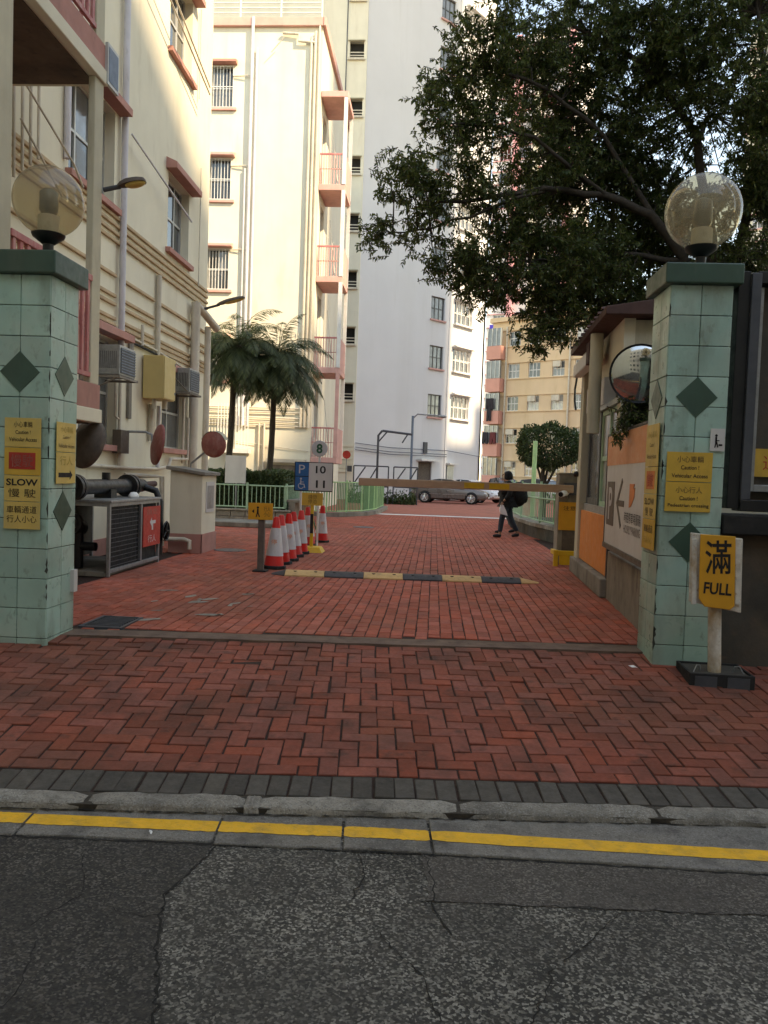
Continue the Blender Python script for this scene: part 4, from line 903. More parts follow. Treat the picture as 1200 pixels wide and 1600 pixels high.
for z, du in ((3.3, 0), (2.9, 0), (3.05, .3)): MB(T1).tube([(0, -.1, z+.05), (l1*.35, -.12, z-.1), (l1, -.1, z-.05)], .02, 5).build('cable', m_steel, TW)
MB(T2).tube([(0, -.1, 3.25), (l2, -.1, 3.0)], .02, 5).build('cable', m_steel, TW)
# cream stair strip left of the tower
ST = thing('stair_tower', 'cream stairwell strip with a column of black openings beside the white tower', 'building', (-7, 46.6, 0))
SFm = FR(0, 46.6, 0, 0); so_ = [(-5.75, -4.92, 5.85+3.26*k, 6.8+3.26*k) for k in range(11)]
MB(SFm).wall(-14, -4.75, 0, HT, so_, .3).build('wall', m_cream2, ST)
MB().box(-14, -4.76, 46.91, 47.1, 0, HT).build('shade_panel', m_dark, ST)  # black sheet behind the openings stands in for the stairwell's shade
b = MB(); b.quad((-4.75, 46.6, 0), (-4.75, 48.3, 0), (-4.75, 48.3, HT), (-4.75, 46.6, HT)); b.build('side_wall', m_cream2, ST)
for k in range(11):
    z = 5.85+3.26*k
    o = MB(SFm).box(-5.85, -4.86, -.12, .02, z-.12, z-.0).build('opening_ledge', m_pipe, ST)
    for q in (.15, .32): MB(SFm).box(-5.75, -4.92, .02, .07, z+q, z+q+.05).build('rail', m_pipe, o)
    MB(SFm).box(-5.85, -4.86, -.1, .0, z+.96, z+1.03).build('lintel', m_creamD, ST)
for k in range(7): MB(SFm).box(-5.9, -4.85, -.06, -.01, 1.6+k*.25, 1.72+k*.25).build('louvre_slat', m_cream, ST)
MB(SFm).box(-5.95, -5.9, -.05, .0, 0, HT).build('downpipe', m_steel, ST)
# ------------------------------------------------------------------ ochre block and the sunlit towers behind the tree
def far_block(name, label, M, L_, H_, fl, z0, cols, wmat, band, glasses, depth=10, ww=1.3, wh=1.45):
    B = thing(name, label, 'building', M @ Vector((L_/2, 0, 0)))
    rows = int((H_-1.2-z0)/fl)+1; ops = [(c-ww/2, c+ww/2, z0+r*fl, z0+r*fl+wh) for r in range(rows) for c in cols]
    MB(M).wall(0, L_, 0, H_, ops, .2).build('wall', wmat, B)
    b = MB(M); b.quad((0, 0, 0), (0, 0, H_), (0, depth, H_), (0, depth, 0)); b.quad((L_, 0, 0), (L_, depth, 0), (L_, depth, H_), (L_, 0, H_)); b.quad((0, 0, H_), (L_, 0, H_), (L_, depth, H_), (0, depth, H_)); b.quad((0, depth, 0), (0, depth, H_), (L_, depth, H_), (L_, depth, 0)); b.build('side_walls', wmat, B)
    p = None
    for r in range(rows):
        for c in cols:
            g_ = random.choice(glasses)
            if p is None: p = {}
            if g_.name not in p:
                p[g_.name] = (window(B, M, c-ww/2, c+ww/2, z0+r*fl, z0+r*fl+wh, 3, 2, m_whitep, g_, .16, .07, panes=False), r, c)
            else:
                s, r1, c1 = p[g_.name]; off = M.to_3x3() @ Vector((c-c1, 0, (r-r1)*fl)); q = inst(s, off, B)
                for ch in s.children: inst(ch, (0, 0, 0), q)
        for dz in (-.12, wh+.05): MB(M).box(0, L_, -.12, -.005, z0+r*fl+dz, z0+r*fl+dz+.09).build('ledge', band, B)
    return B
OM = FR(5.45, 82, 0, -35.8)
OB = far_block('ochre_block', 'ochre apartment block with rows of windows beyond the round tree', OM, 20, 17.3, 3.24, 1.9, [2.6, 4.9, 7.5, 9.9, 12.6, 15, 17.5], m_ochre, m_ochre, [m_glass, m_glassG, m_glassL], 12)
for r in range(5):
    z = 1.9+r*3.24
    o = MB(OM).box(-.1, 1.55, -.9, -.02, z-1.35, z-.02).build('salmon_bay', m_salmon, OB); MB(OM).box(-.02, 1.5, -.85, -.6, z, z+1.75).build('bay_glass', m_glassG, o)
    for k in range(4): MB(OM).box(-.05+k*.5, .02+k*.5, -.9, -.86, z, z+1.75).build('bay_mullion', m_frame, o)
for x in (1.75, 8.7, 16.3): MB(OM).tube([(x, -.12, 0), (x, -.12, 16.8)], .09, 8).build('drainpipe', m_pipe, OB)
for r, c, i in ((0, 2.6, 0), (1, 2.6, 0), (2, 4.9, 1), (2, 7.5, 2), (1, 4.9, 1), (3, 7.5, 0), (1, 7.5, 3)): MB(OM).box(c-.45, c+.35, -.35, -.02, 1.9+r*3.24+.85, 1.9+r*3.24+1.4).build('air_conditioner_unit', m_pipe, OB)
MB(OM).box(-.2, 20, -.3, .1, 17.3, 17.75).build('parapet', m_ochre, OB)
for lab, u, z, w, h, i in (('dark trousers hanging from a bay of the ochre block', .55, 7.3, .5, 1.6, 1), ('black jacket hanging on the second bay of the ochre block', .6, 8.5, .9, 1.1, 1), ('maroon shirts drying on the lower bay of the ochre block', 1.1, 5.0, .7, 1.2, 2), ('dark laundry drying on the lower bay of the ochre block', .2, 5.0, .7, 1.2, 1)):
    M = OM @ Matrix.Translation((u, -1.05, z)); b = MB(M)
    b.prism([(-w/2, 0), (-w*.1, .05), (w*.1, h*.5), (w*.15, .02), (w/2, .04), (w*.45, h), (-w*.42, h)], -.06, .06); tag(b.build('laundry', m_laundry[i], at=M.translation), lab, 'laundry')
PB = far_block('pink_white_tower', 'sunlit white and pink tower block behind the big tree', FR(6, 104, 0, -20), 10, 57, 3.0, 3, [1.6, 4.2, 6.8, 8.9], m_lit, m_rose, [m_glass, m_glassG, m_glassL, m_laundry[2]], 14, 1.5, 1.5)
for x in (3.0, 5.6, 9.6): MB(FR(6, 104, 0, -20)).box(x-.35, x+.35, -.5, -.02, 0, 57).build('pilaster', m_rose if x != 5.6 else m_cream2, PB)
PC = far_block('grey_beige_tower', 'beige tower block glimpsed through the tree at the right', FR(33, 92, 0, -38), 20, 52, 3.0, 3, [2, 5, 8, 11, 14, 17], m_cream2, m_rose, [m_glass, m_glassG], 14, 1.6, 1.5)
for k in range(4):
    M = FR(6, 104, 0, -20) @ Matrix.Translation((1.0+k*.55, -1.0, 19.6-.2*(k % 2))); b = MB(M); b.prism([(-.24, 0), (.24, .1), (.26, 1.5), (-.24, 1.5)], -.05, .05); tag(b.build('laundry', m_laundry[0], at=M.translation), ('leftmost', 'second from left', 'third from left', 'rightmost')[k]+' of the blue garments drying high on the white and pink tower', 'laundry', 'blue laundry on the far tower')
# ------------------------------------------------------------------ unseen blocks added outside the frame, placed and sized for their shade
sh = Vector((math.sin(SUN_AZ), -math.cos(SUN_AZ), 0)); qh = Vector((math.cos(SUN_AZ), math.sin(SUN_AZ), 0))
def shade_block(label, S0, S1, q0, q1, H_, extra=()):
    c = sh*((S0+S1)/2)+qh*((q0+q1)/2); M = Matrix.Translation(c) @ Matrix.Rotation(math.atan2(qh.y, qh.x), 4, 'Z')
    B = thing('shadow_block', label, 'building', c); hw, hd = (q1-q0)/2, (S1-S0)/2
    MB(M).box(-hw, hw, -hd, hd, -.3, H_).build('walls', m_block, B)
    for a, b_, h in extra: MB(M).box(a-(q0+q1)/2, b_-(q0+q1)/2, -hd+1, hd-1, H_, H_+h).build('shadow_step', m_block, B)  # steps on the roof, shaped for the shadow edge they cast
    b = MB(M)
    for r in range(int(H_/3.2)):
        for k in range(int(2*hw/3)):
            u = -hw+1.5+k*3
            b.quad((u-.8, hd+.02, 1.2+r*3.2), (u-.8, hd+.02, 2.7+r*3.2), (u+.8, hd+.02, 2.7+r*3.2), (u+.8, hd+.02, 1.2+r*3.2)); b.quad((u-.8, -hd-.02, 1.2+r*3.2), (u+.8, -hd-.02, 1.2+r*3.2), (u+.8, -hd-.02, 2.7+r*3.2), (u-.8, -hd-.02, 2.7+r*3.2))
    tag(b.build('window_panes', m_glass, B), kind='stuff')
shade_block('unseen tall block behind the camera, placed to shade the foreground and left wall', 70, 86, -9, 24, 76.0, [(21.5, 23.9, 5)])
shade_block('unseen tall block off to the right, placed to shade the white tower', 72, 88, 24.1, 43.5, 118)
shade_block('unseen lower block, sized to shade the foot of the white tower', 40, 56, 43.6, 47.6, 59.5, [(46.4, 47.55, 3.5)])
shade_block('unseen mid height block, sized to shade the ochre block', 40, 56, 47.7, 90, 79.5)
SB_ = thing('street_shade_block', 'long unseen block added behind the camera to darken the foreground', 'building', (0, -17, 0)); MB().box(-48, 52, -24, -11, -.3, 18).build('walls', m_block, SB_)  # added to block sky light and darken the foreground
b = MB()
for r in range(5):
    for k in range(32): u = -46+k*3; b.quad((u, -10.98, 1.2+r*3.2), (u+1.7, -10.98, 1.2+r*3.2), (u+1.7, -10.98, 2.7+r*3.2), (u, -10.98, 2.7+r*3.2))
tag(b.build('window_panes', m_glass, SB_), kind='stuff')
# ------------------------------------------------------------------ car park booth and parking board on the right
BT = thing('guard_booth', 'cream car park booth with oxide red roof right of the drive', 'booth', (3.4, 12, 0))
BM = FR(2.42, 13.5, 0, -92.5)                         # local x = towards the camera, local -y = towards the drive
MB(BM).box(0, .32, -.02, .25, 0, 3.62).build('corner_column', m_creamD, BT, bevel=.012)
MB(BM).box(.32, 3.05, .06, .2, 1.05, 1.16).build('window_ledge', m_galv, BT)
MB(BM).box(.33, 2.95, .02, .2, .26, 1.05).build('orange_panel', m_orangeP, BT, bevel=.004)
text('小心車輛', m_orangeS, BT, BM @ Matrix.Translation((1.1, .018, .68)) @ Matrix.Rotation(R(90), 4, 'Y'), .5, .12)
MB(BM).box(2.95, 3.03, .0, .2, .1, 1.05).build('panel_edge', m_black, BT)
MB(BM).box(-.05, 3.05, -.08, .25, 0, .25).build('kerb_plinth', m_conc, BT, bevel=.02)
w = window(BT, BM, .36, 1.5, 1.16, 2.55, 1, 1, m_frameD, m_glassG, .12, .1); w2_ = window(BT, BM, 1.5, 2.8, 1.16, 2.55, 2, 2, m_greenW, [m_glassL, m_glassL], .14, .07)
MB(BM).box(1.6, 1.95, .3, .5, 1.2, 1.5).build('counter_box', m_green, BT)
MB(BM).box(.32, 3.05, .05, .2, 2.55, 2.62).build('window_head', m_galv, BT)
MB(BM).box(.34, 2.0, .03, .2, 2.62, 3.0).build('fascia_sign', m_board, BT)
MB(BM).box(.32, 3.05, .08, .22, 3.0, 3.62).build('upper_wall', m_cream, BT)
MB(BM).box(2.81, 3.05, .08, .22, 1.16, 2.55).build('infill_wall', m_creamD, BT)
b = MB(BM); b.box(0, 3.05, 3.0, 3.2, 0, 3.6); b.box(2.85, 3.05, .22, 3.0, 0, 3.6); b.box(0, .2, .26, 3.0, 0, 3.6); b.build('rear_walls', m_creamD, BT)
MB(BM).tube([(2.0, -.1, 2.2), (2.0, -.1, 3.6)], .09, 12).build('downpipe', m_creamD, BT, smooth=40)
MB(BM).box(.1, 1.7, -.18, -.03, 3.22, 3.42).build('lamp_batten', m_whitep, BT, bevel=.02); MB(BM).box(1.7, 1.95, -.2, .0, 3.2, 3.5).build('junction_box', m_roofR, BT)
MB(BM).tube([(.06, -.1, 3.3), (-.02, -.12, 3.05), (.0, -.12, 2.85), (.05, -.1, 2.7)], .018, 6).build('cable', m_black, BT)
b = MB(BM); prf = [(-.2, 3.62), (3.4, 3.62), (3.4, 3.8), (1.6, 4.0), (-.2, 3.72)]
b.add([(-.15, y, z) for y, z in prf]+[(3.3, y, z) for y, z in prf], [(0, 1, 2, 3, 4), (9, 8, 7, 6, 5), (0, 5, 6, 1), (3, 8, 9, 4), (2, 7, 8, 3), (4, 9, 5, 0)]); b.build('roof', m_roofR, BT, bevel=.01)
for k in range(11): u = -.12+k*.31; MB(BM).add([(u, -.215, 3.725), (u+.12, -.215, 3.725), (u+.12, 1.6, 4.005), (u, 1.6, 4.005), (u+.06, -.22, 3.76), (u+.06, 1.6, 4.04)], [(0, 4, 5, 3), (4, 1, 2, 5), (0, 1, 4)]).build('roof_rib', m_roofR, BT)
# low concrete wall and parking board between pillar and booth
PM = FR(2.26, 10.38, 0, -93.6)
lwl = thing('low_concrete_wall', 'stained concrete low wall under the white parking board', 'wall', (2.2, 9, 0))
MB(PM).box(-.15, 2.95, .03, .25, -.05, .62).build('wall', m_conc, lwl, bevel=.015)
PBd = thing('parking_board', 'white board with orange top band, letter P and left arrow', 'sign', (2.2, 9, .7))
MB(PM).box(-.05, 2.92, -.03, .02, .74, 2.1).build('panel', m_board, PBd, bevel=.004)
MB(PM).box(-.05, 2.92, -.0345, -.031, 1.72, 2.09).build('orange_band', m_orangeS, PBd)
MB(PM).box(-.06, 2.93, -.05, .03, .68, .74).build('bottom_rail', m_brown, PBd); MB(PM).box(-.07, -.05, -.04, .03, .7, 2.1).build('side_rail', m_brown, PBd); MB(PM).box(-.06, 2.93, -.04, .03, 2.1, 2.125).build('top_rail', m_black, PBd)
pp = MB(PM).box(.08, .62, -.0355, -.031, .98, 1.52).build('parking_symbol', m_brown, PBd); text('P', m_coneW, pp, PM @ Matrix.Translation((.36, -.037, 1.25)), .26, .4, bold=.02)
b = MB(PM); yy = (-.0355, -.031)
b.prism([(.78, 1.27), (1.12, 1.56), (1.17, 1.52), (.88, 1.27), (1.17, 1.02), (1.12, .98)], *yy); b.build('arrow', m_brown, PBd); MB(PM).box(.9, 1.3, -.0355, -.031, 1.235, 1.305).build('arrow_shaft', m_brown, PBd)
MB(PM).prism([(1.62, 1.24), (1.74, 1.26), (1.9, 1.36), (1.92, 1.46), (1.82, 1.44), (1.9, 1.5), (1.62, 1.5)], *yy).build('emblem', m_orangeT, PBd)
text('時租停車場服務', m_ink, PBd, PM @ Matrix.Translation((1.83, -.033, 1.13)), .95, .12); text('HOURLY PARKING', m_brown, PBd, PM @ Matrix.Translation((1.83, -.033, 1.0)), .95, .09)
mirror('black rimmed convex mirror above the parking board', (2.19, 8.85, 2.70), .315, -12, m_black, [(2.2, 9.0, 2.75), (2.45, 9.6, 3.1), (2.55, 10.2, 3.2)], tilt=10)
# ------------------------------------------------------------------ barrier
BA = thing('car_park_barrier', 'brown boom barrier reaching across the drive from a grey cabinet', 'barrier', (2.5, 14.7, 0))
MB().box(2.27, 2.66, 14.55, 14.95, 0, 1.62).build('cabinet', m_conc, BA, bevel=.015); MB().box(2.26, 2.67, 14.54, 14.96, 1.62, 1.66).build('cabinet_lid', m_conc, BA, bevel=.01)
MB().box(2.36, 2.66, 14.535, 14.548, .1, 1.0).build('cabinet_door', m_wood, BA)
MB().box(-1.36, 2.5, 14.36, 14.42, 1.30, 1.44).build('boom_arm', m_arm, BA, bevel=.01); MB().box(2.35, 2.6, 14.42, 14.55, 1.26, 1.48).build('pivot', m_steel, BA)
for x in (.55, 1.0): MB().box(x, x+.36, 14.352, 14.359, 1.32, 1.42).build('reflective_band', m_yel, BA)
cw = thing('security_camera', 'white bullet security camera on the barrier cabinet', 'camera', (2.33, 14.4, 1.28))
MB(FR(2.33, 14.36, 1.29, -35)).tube([(0, .14, .02), (0, -.12, -.02)], .055, 14).build('housing', m_whitep, cw, smooth=40); MB(FR(2.33, 14.36, 1.29, -35)).tube([(0, -.115, -.02), (0, -.13, -.022)], .045, 14).build('lens', m_black, cw); MB().tube([(2.38, 14.42, 1.29), (2.42, 14.56, 1.2)], .018, 6).build('bracket', m_galv, cw)
cb = thing('security_camera', 'small black security camera on the booth column edge', 'camera', (2.38, 13.45, 1.62)); MB().ball((2.36, 13.4, 1.63), .05, 14, 10).build('dome', m_black, cb, smooth=60); MB().box(2.36, 2.44, 13.42, 13.47, 1.6, 1.66).build('bracket', m_black, cb)
sign('ticket_sign', 'orange notice with dark lines fixed to the barrier cabinet', FR(2.48, 14.53, 0, 0), -.2, .18, .62, 1.13, m_signO, [('注意', -.01, 1.02, .22, .08, m_ink), ('▬▬▬', -.01, .88, .24, .015, m_inkB), ('▬▬▬', -.01, .8, .24, .015, m_inkB)][:1])
yg = thing('yellow_guard', 'bright yellow steel guard frame at the foot of the barrier cabinet', 'guard', (2.4, 14.2, 0))
b = MB(); b.box(2.16, 2.24, 14.1, 14.18, 0, .29); b.box(2.24, 2.62, 14.11, 14.17, .19, .28); b.box(2.16, 2.23, 14.18, 14.5, .2, .28); b.build('frame', m_yel, yg, bevel=.008); MB().box(2.26, 2.6, 14.12, 14.15, .03, .19).build('infill', m_yel, yg)
# ------------------------------------------------------------------ cones, posts and signs on the left of the drive
def cone(label, x, y, rot, lean):
    C = thing('traffic_cone', label, 'traffic cone', (0, 0, 0), 'traffic cones in a row')
    b = MB(); b.prismz([(.19*math.cos(math.pi/8+k*math.pi/4), .19*math.sin(math.pi/8+k*math.pi/4)) for k in range(8)], 0, .05); b.build('base', m_blackM, C, bevel=.008)
    def band(z0, z1, nm, mt, e=0):
        r = lambda z: .15-(.15-.045)*(z-.05)/.75+e
        return MB().lathe([(r(z0), z0), (r(z1), z1)] if z1 < .79 else [(r(z0), z0), (r(.775), .775), (.035, .80), (.001, .803)], n=24).build(nm, mt, C, smooth=40)
    band(.05, .22, 'skirt', m_coneR); s = band(.2, .63, 'sleeve', m_coneW, .006); band(.6, .80, 'tip', m_coneR, .0)
    tt = text('停', m_orangeT, s, Matrix.Translation((0, -.125, .42)), .09, .075)
    C.location = (x, y, 0); C.rotation_euler = (R(lean[0]), R(lean[1]), R(rot)); return C
for lab, x, y in (('red and white traffic cone nearest the camera, behind the wooden post', -2.42, 12.12), ('second red and white cone from the wooden post', -2.43, 12.72), ('third red and white cone from the wooden post', -2.41, 13.25), ('fourth red and white cone from the wooden post', -2.42, 13.9), ('fifth red and white cone from the wooden post', -2.42, 14.5), ('sixth cone, standing just behind the yellow based sign', -2.52, 16.1), ('farthest red and white cone, right of the yellow based sign', -2.40, 17.1)):
    cone(lab, x, y, random.uniform(-12, 20), (random.gauss(0, 1), random.gauss(0, 1)))
wpst = thing('wooden_post_sign', 'orange pedestrian sign on a short dark wooden post by the cones', 'sign', (-2.54, 11.7, 0))
MB().box(-2.585, -2.49, 11.66, 11.74, 0, .80).build('post', m_wood, wpst, bevel=.006); MB().box(-2.64, -2.44, 11.6, 11.82, 0, .02).build('foot_plate', m_blackM, wpst)
WM = FR(-2.55, 11.655, .9); pl = MB(WM).box(-.185, .185, -.012, 0, -.125, .125).build('sign_plate', m_signO, wpst, bevel=.004)
b = MB(WM); b.prism([(-.13, .0), (-.095, .03), (-.095, -.03)], -.016, -.012); b.ball((-.04, -.014, .055), .018, 10, 8, (1, .2, 1)); b.box(-.052, -.028, -.016, -.012, -.02, .035); b.prism([(-.052, -.02), (-.036, -.02), (-.056, -.085), (-.07, -.085)], -.016, -.012); b.prism([(-.042, -.02), (-.028, -.02), (-.005, -.085), (-.02, -.085)], -.016, -.012); b.build('pictogram', m_ink, pl)
text('行人\n小心', m_inkB, pl, WM @ Matrix.Translation((.1, -.0135, 0)), .1, .15)
ps = thing('parking_sign', 'blue and grey parking sign reading 10 and 11 on white posts', 'sign', (-2.37, 15.6, 0))
PSm = FR(-2.37, 15.6, 0)
for x in (-.25, .1): MB(PSm).tube([(x, .03, 0), (x, .03, 1.2 if x < 0 else 2.0)], .022, 10).build('post', m_whitep, ps, smooth=40)
bd = MB(PSm).box(-.385, .385, -.02, 0, 1.13, 1.71).build('board', m_blackM, ps, bevel=.02)
MB(PSm).box(-.095, .37, -.024, -.021, 1.15, 1.695).build('grey_field', m_board, bd)
MB(PSm).box(-.365, -.1, -.024, -.021, 1.43, 1.695).build('blue_field', m_blue, bd); MB(PSm).box(-.365, -.1, -.024, -.021, 1.15, 1.415).build('blue_field', m_blue, bd)
text('P', m_coneW, bd, PSm @ Matrix.Translation((-.235, -.025, 1.565)), .12, .17)
text('10', m_ink, bd, PSm @ Matrix.Translation((.14, -.025, 1.565)), .2, .15, bold=.02); text('11', m_ink, bd, PSm @ Matrix.Translation((.14, -.025, 1.28)), .18, .15, bold=.02)
b = MB(PSm); b.ball((-.25, -.026, 1.375), .02, 10, 8, (1, .15, 1)); b.box(-.262, -.242, -.028, -.024, 1.26, 1.35); b.box(-.242, -.18, -.028, -.024, 1.26, 1.277); b.prism([(-.195, 1.26), (-.18, 1.27), (-.16, 1.2), (-.178, 1.195)], -.028, -.024); b.box(-.242, -.19, -.028, -.024, 1.305, 1.317)
for k in range(14):
    a0, a1 = R(100+k*17), R(100+(k+1)*17); c = (-.245, 1.235)
    b.quad((c[0]+.06*math.cos(a0), -.026, c[1]+.06*math.sin(a0)), (c[0]+.06*math.cos(a1), -.026, c[1]+.06*math.sin(a1)), (c[0]+.046*math.cos(a1), -.026, c[1]+.046*math.sin(a1)), (c[0]+.046*math.cos(a0), -.026, c[1]+.046*math.sin(a0)))
b.build('wheelchair_symbol', m_coneW, bd)
dk = MB(PSm).lathe([(.001, -.018), (.15, -.018), (.16, -.01), (.16, .0), (.001, .0)], (.1, .0, 1.98), 32, 'Y').build('speed_disc', m_coneW, ps)
text('8', mat('dark green ink', (.02, .12, .06), .6), dk, PSm @ Matrix.Translation((.1, -.0195, 1.98)), .12, .19, bold=.03)
ys = thing('yellow_stand_sign', 'small amber sign on a stand with a yellow base by the cones', 'sign', (-2.25, 14.95, 0))
YM = FR(-2.28, 14.95, 0); MB(YM).box(-.03, .03, -.02, .02, .1, .95).build('post', m_yel, ys, bevel=.004); MB(YM).box(-.03, .03, -.024, -.02, .35, .72).build('post_label', m_ink, ys)
MB(YM).add([(-.2, -.22, 0), (.24, -.22, 0), (.24, .22, 0), (-.2, .22, 0), (-.14, -.16, .1), (.18, -.16, .1), (.18, .16, .1), (-.14, .16, .1)], [(4, 5, 6, 7), (0, 1, 5, 4), (1, 2, 6, 5), (2, 3, 7, 6), (3, 0, 4, 7)]).build('base', m_yel, ys, bevel=.01)
pl = MB(YM).box(-.2, .2, -.03, -.022, .88, 1.12).build('sign_plate', m_sign, ys); text('請勿\n停泊', m_inkB, pl, YM @ Matrix.Translation((0, -.0315, 1.0)), .16, .17)
tp = thing('wooden_stake', 'tan wooden stake standing behind the cones', 'post', (-2.72, 17, 0)); MB().box(-2.77, -2.67, 16.96, 17.04, 0, .98).build('stake', m_woodL, tp, bevel=.008); MB().tube([(-2.66, 17.0, .75), (-2.45, 17.1, .1)], .015, 6).build('brace', m_green, tp)
# ------------------------------------------------------------------ planter, hedge, palms on the left
PL = thing('planter', 'low stone planter with kerb in front of the palms', 'planter', (-5.6, 23, 0))
MB().box(-9.5, -4.15, 22.55, 25.9, 0, .30).build('soil', m_soil, PL)
for row in range(2):
    x = -9.5-(.2 if row else 0)
    while x < -4.2:
        l = random.uniform(.36, .44); MB().box(max(x, -9.5)+.006, min(x+l, -4.1)-.006, 22.4, 22.55, .008+row*.17, .17+row*.17).build('stone', m_stone, PL, bevel=.012); x += l
MB().box(-9.5, -4.06, 22.36, 22.58, .35, .40).build('coping', m_stone, PL, bevel=.01)
MB().box(-4.14, -3.95, 22.6, 26, 0, .62).build('side_wall', m_conc, PL, bevel=.01); MB().box(-4.2, -3.6, 22.6, 26.05, .62, .70).build('side_coping', m_conc, PL, bevel=.01)
tag(MB().box(-9.5, -3.3, 20.6, 22.0, 0, .13).build('planter_kerb', m_conc, at=(-6, 21, 0), bevel=.02), 'pale concrete kerb step in front of the stone planter', 'kerb')
def fence(name, label, pts, z0, z1, mp, mr, sp=.12, rails=(0, 1), post_every=10, cat='fence', pr_=.012):
    F_ = thing(name, label, cat, pts[0]+(z0,))
    b = MB(); i = 0; posts = []
    for (xa, ya), (xb, yb) in zip(pts, pts[1:]):
        d = math.hypot(xb-xa, yb-ya); n = max(1, int(d/sp))
        for k in range(n):
            t = k/n; x, y = xa+(xb-xa)*t, ya+(yb-ya)*t
            if i % post_every == 0: posts.append((x, y))
            else: b.tube([(x, y, z0+.06), (x, y, z1-.04)], pr_, 5, False)
            i += 1
        for r in rails: zz = z0+.06+(z1-z0-.08)*r; MB().tube([(xa, ya, zz), (xb, yb, zz)], .024, 6).build('rail', mr, F_)
    posts.append(pts[-1])
    tag(b.build('pickets', mp, F_), kind='stuff')
    for x, y in posts: MB().box(x-.028, x+.028, y-.028, y+.028, z0-.05, z1+.06).build('post', mr, F_)
    return F_
fence('planter_fence', 'pale green railing on the stone planter before the hedge', [(-8, 22.48), (-4.25, 22.48), (-4.05, 25.8)], .40, 1.1, m_greenW, m_greenW, .13)
fence('courtyard_fence', 'green railing bending round the corner at the end of the cones', [(-4.6, 27.4), (-3.35, 27.6), (-2.55, 29.0), (-2.25, 31.0), (-2.2, 35)], .12, 1.22, m_green, m_greenL, .09, pr_=.019)
P_ = [(-4.8, 27.2), (-3.3, 27.4), (-2.42, 28.9), (-2.1, 30.9), (-2.05, 35.2)]
b = MB()
for (xa, ya), (xb, yb) in zip(P_, P_[1:]): b.add([(xa-.22, ya+.05, 0), (xa+.06, ya-.05, 0), (xb+.06, yb-.05, 0), (xb-.22, yb+.05, 0), (xa-.22, ya+.05, .14), (xa+.06, ya-.05, .14), (xb+.06, yb-.05, .14), (xb-.22, yb+.05, .14)], [(4, 5, 6, 7), (0, 1, 5, 4), (1, 2, 6, 5), (2, 3, 7, 6), (3, 0, 4, 7)])
tag(b.build('fence_kerb', m_conc, at=(-3, 29, 0)), 'pale kerb under the bending green railing', 'kerb')
# generic leaf cloud: quads folded from two triangles, attribute rnd per leaf
def leaves(name, items, mt, parent, kind=None):
    vs, fs, rv = [], [], []
    for p, d, nrm, l, w in items:
        s = d.cross(nrm).normalized()*w; b = len(vs)
        vs += [p, p+d*l*.45+s, p+d*l+nrm*(-l*.12), p+d*l*.45-s]; fs.append((b, b+1, b+2, b+3)); rv += [random.random()]*4
    org = ORG[parent.name]; me = bpy.data.meshes.new(name); me.from_pydata([v-org for v in vs], [], fs); me.materials.append(mt)
    me.attributes.new('rnd', 'FLOAT', 'POINT').data.foreach_set('value', rv)
    o = bpy.data.objects.new(name, me); COL.objects.link(o); o.parent = parent; ORG[o.name] = org
    if kind: o['kind'] = kind
    return o
def rv3(): return Vector((random.gauss(0, 1), random.gauss(0, 1), random.gauss(0, 1))).normalized()
HG = thing('clipped_hedge', 'dark green clipped hedge behind the planter railing', 'hedge', (-5.6, 23.5, .3))
it = []
for k in range(9000):
    p = Vector((random.uniform(-8, -4.3), random.uniform(22.75, 24.6), random.uniform(.35, 1.5)))
    f = random.choice((0, 0, 1, 1, 2))
    if f == 0: p.y = 22.75+abs(random.gauss(0, .09))
    elif f == 1: p.z = 1.5-abs(random.gauss(0, .08))+.05*math.sin(p.x*5)
    else: p.x = -4.3-abs(random.gauss(0, .09))
    it.append((p, rv3(), rv3(), random.uniform(.06, .11), random.uniform(.018, .03)))
leaves('foliage', it, m_leafD, HG); MB().box(-8, -4.5, 22.95, 24.5, .3, 1.4).build('inner_growth', m_leafD, HG)
for k in range(8): MB().tube([(-7.8+k*.45, 23.4, .3), (-7.75+k*.45, 23.4, 1.3)], .02, 5).build('stem', m_bark, HG)
wb = thing('white_notice_board', 'plain white board standing in the hedge under the left palm', 'sign', (-6.1, 22.7, .8)); MB().box(-6.02, -5.42, 22.62, 22.66, 1.12, 1.92).build('panel', m_board, wb); MB().tube([(-5.7, 22.68, .3), (-5.7, 22.68, 1.2)], .025, 6).build('post', m_galv, wb)
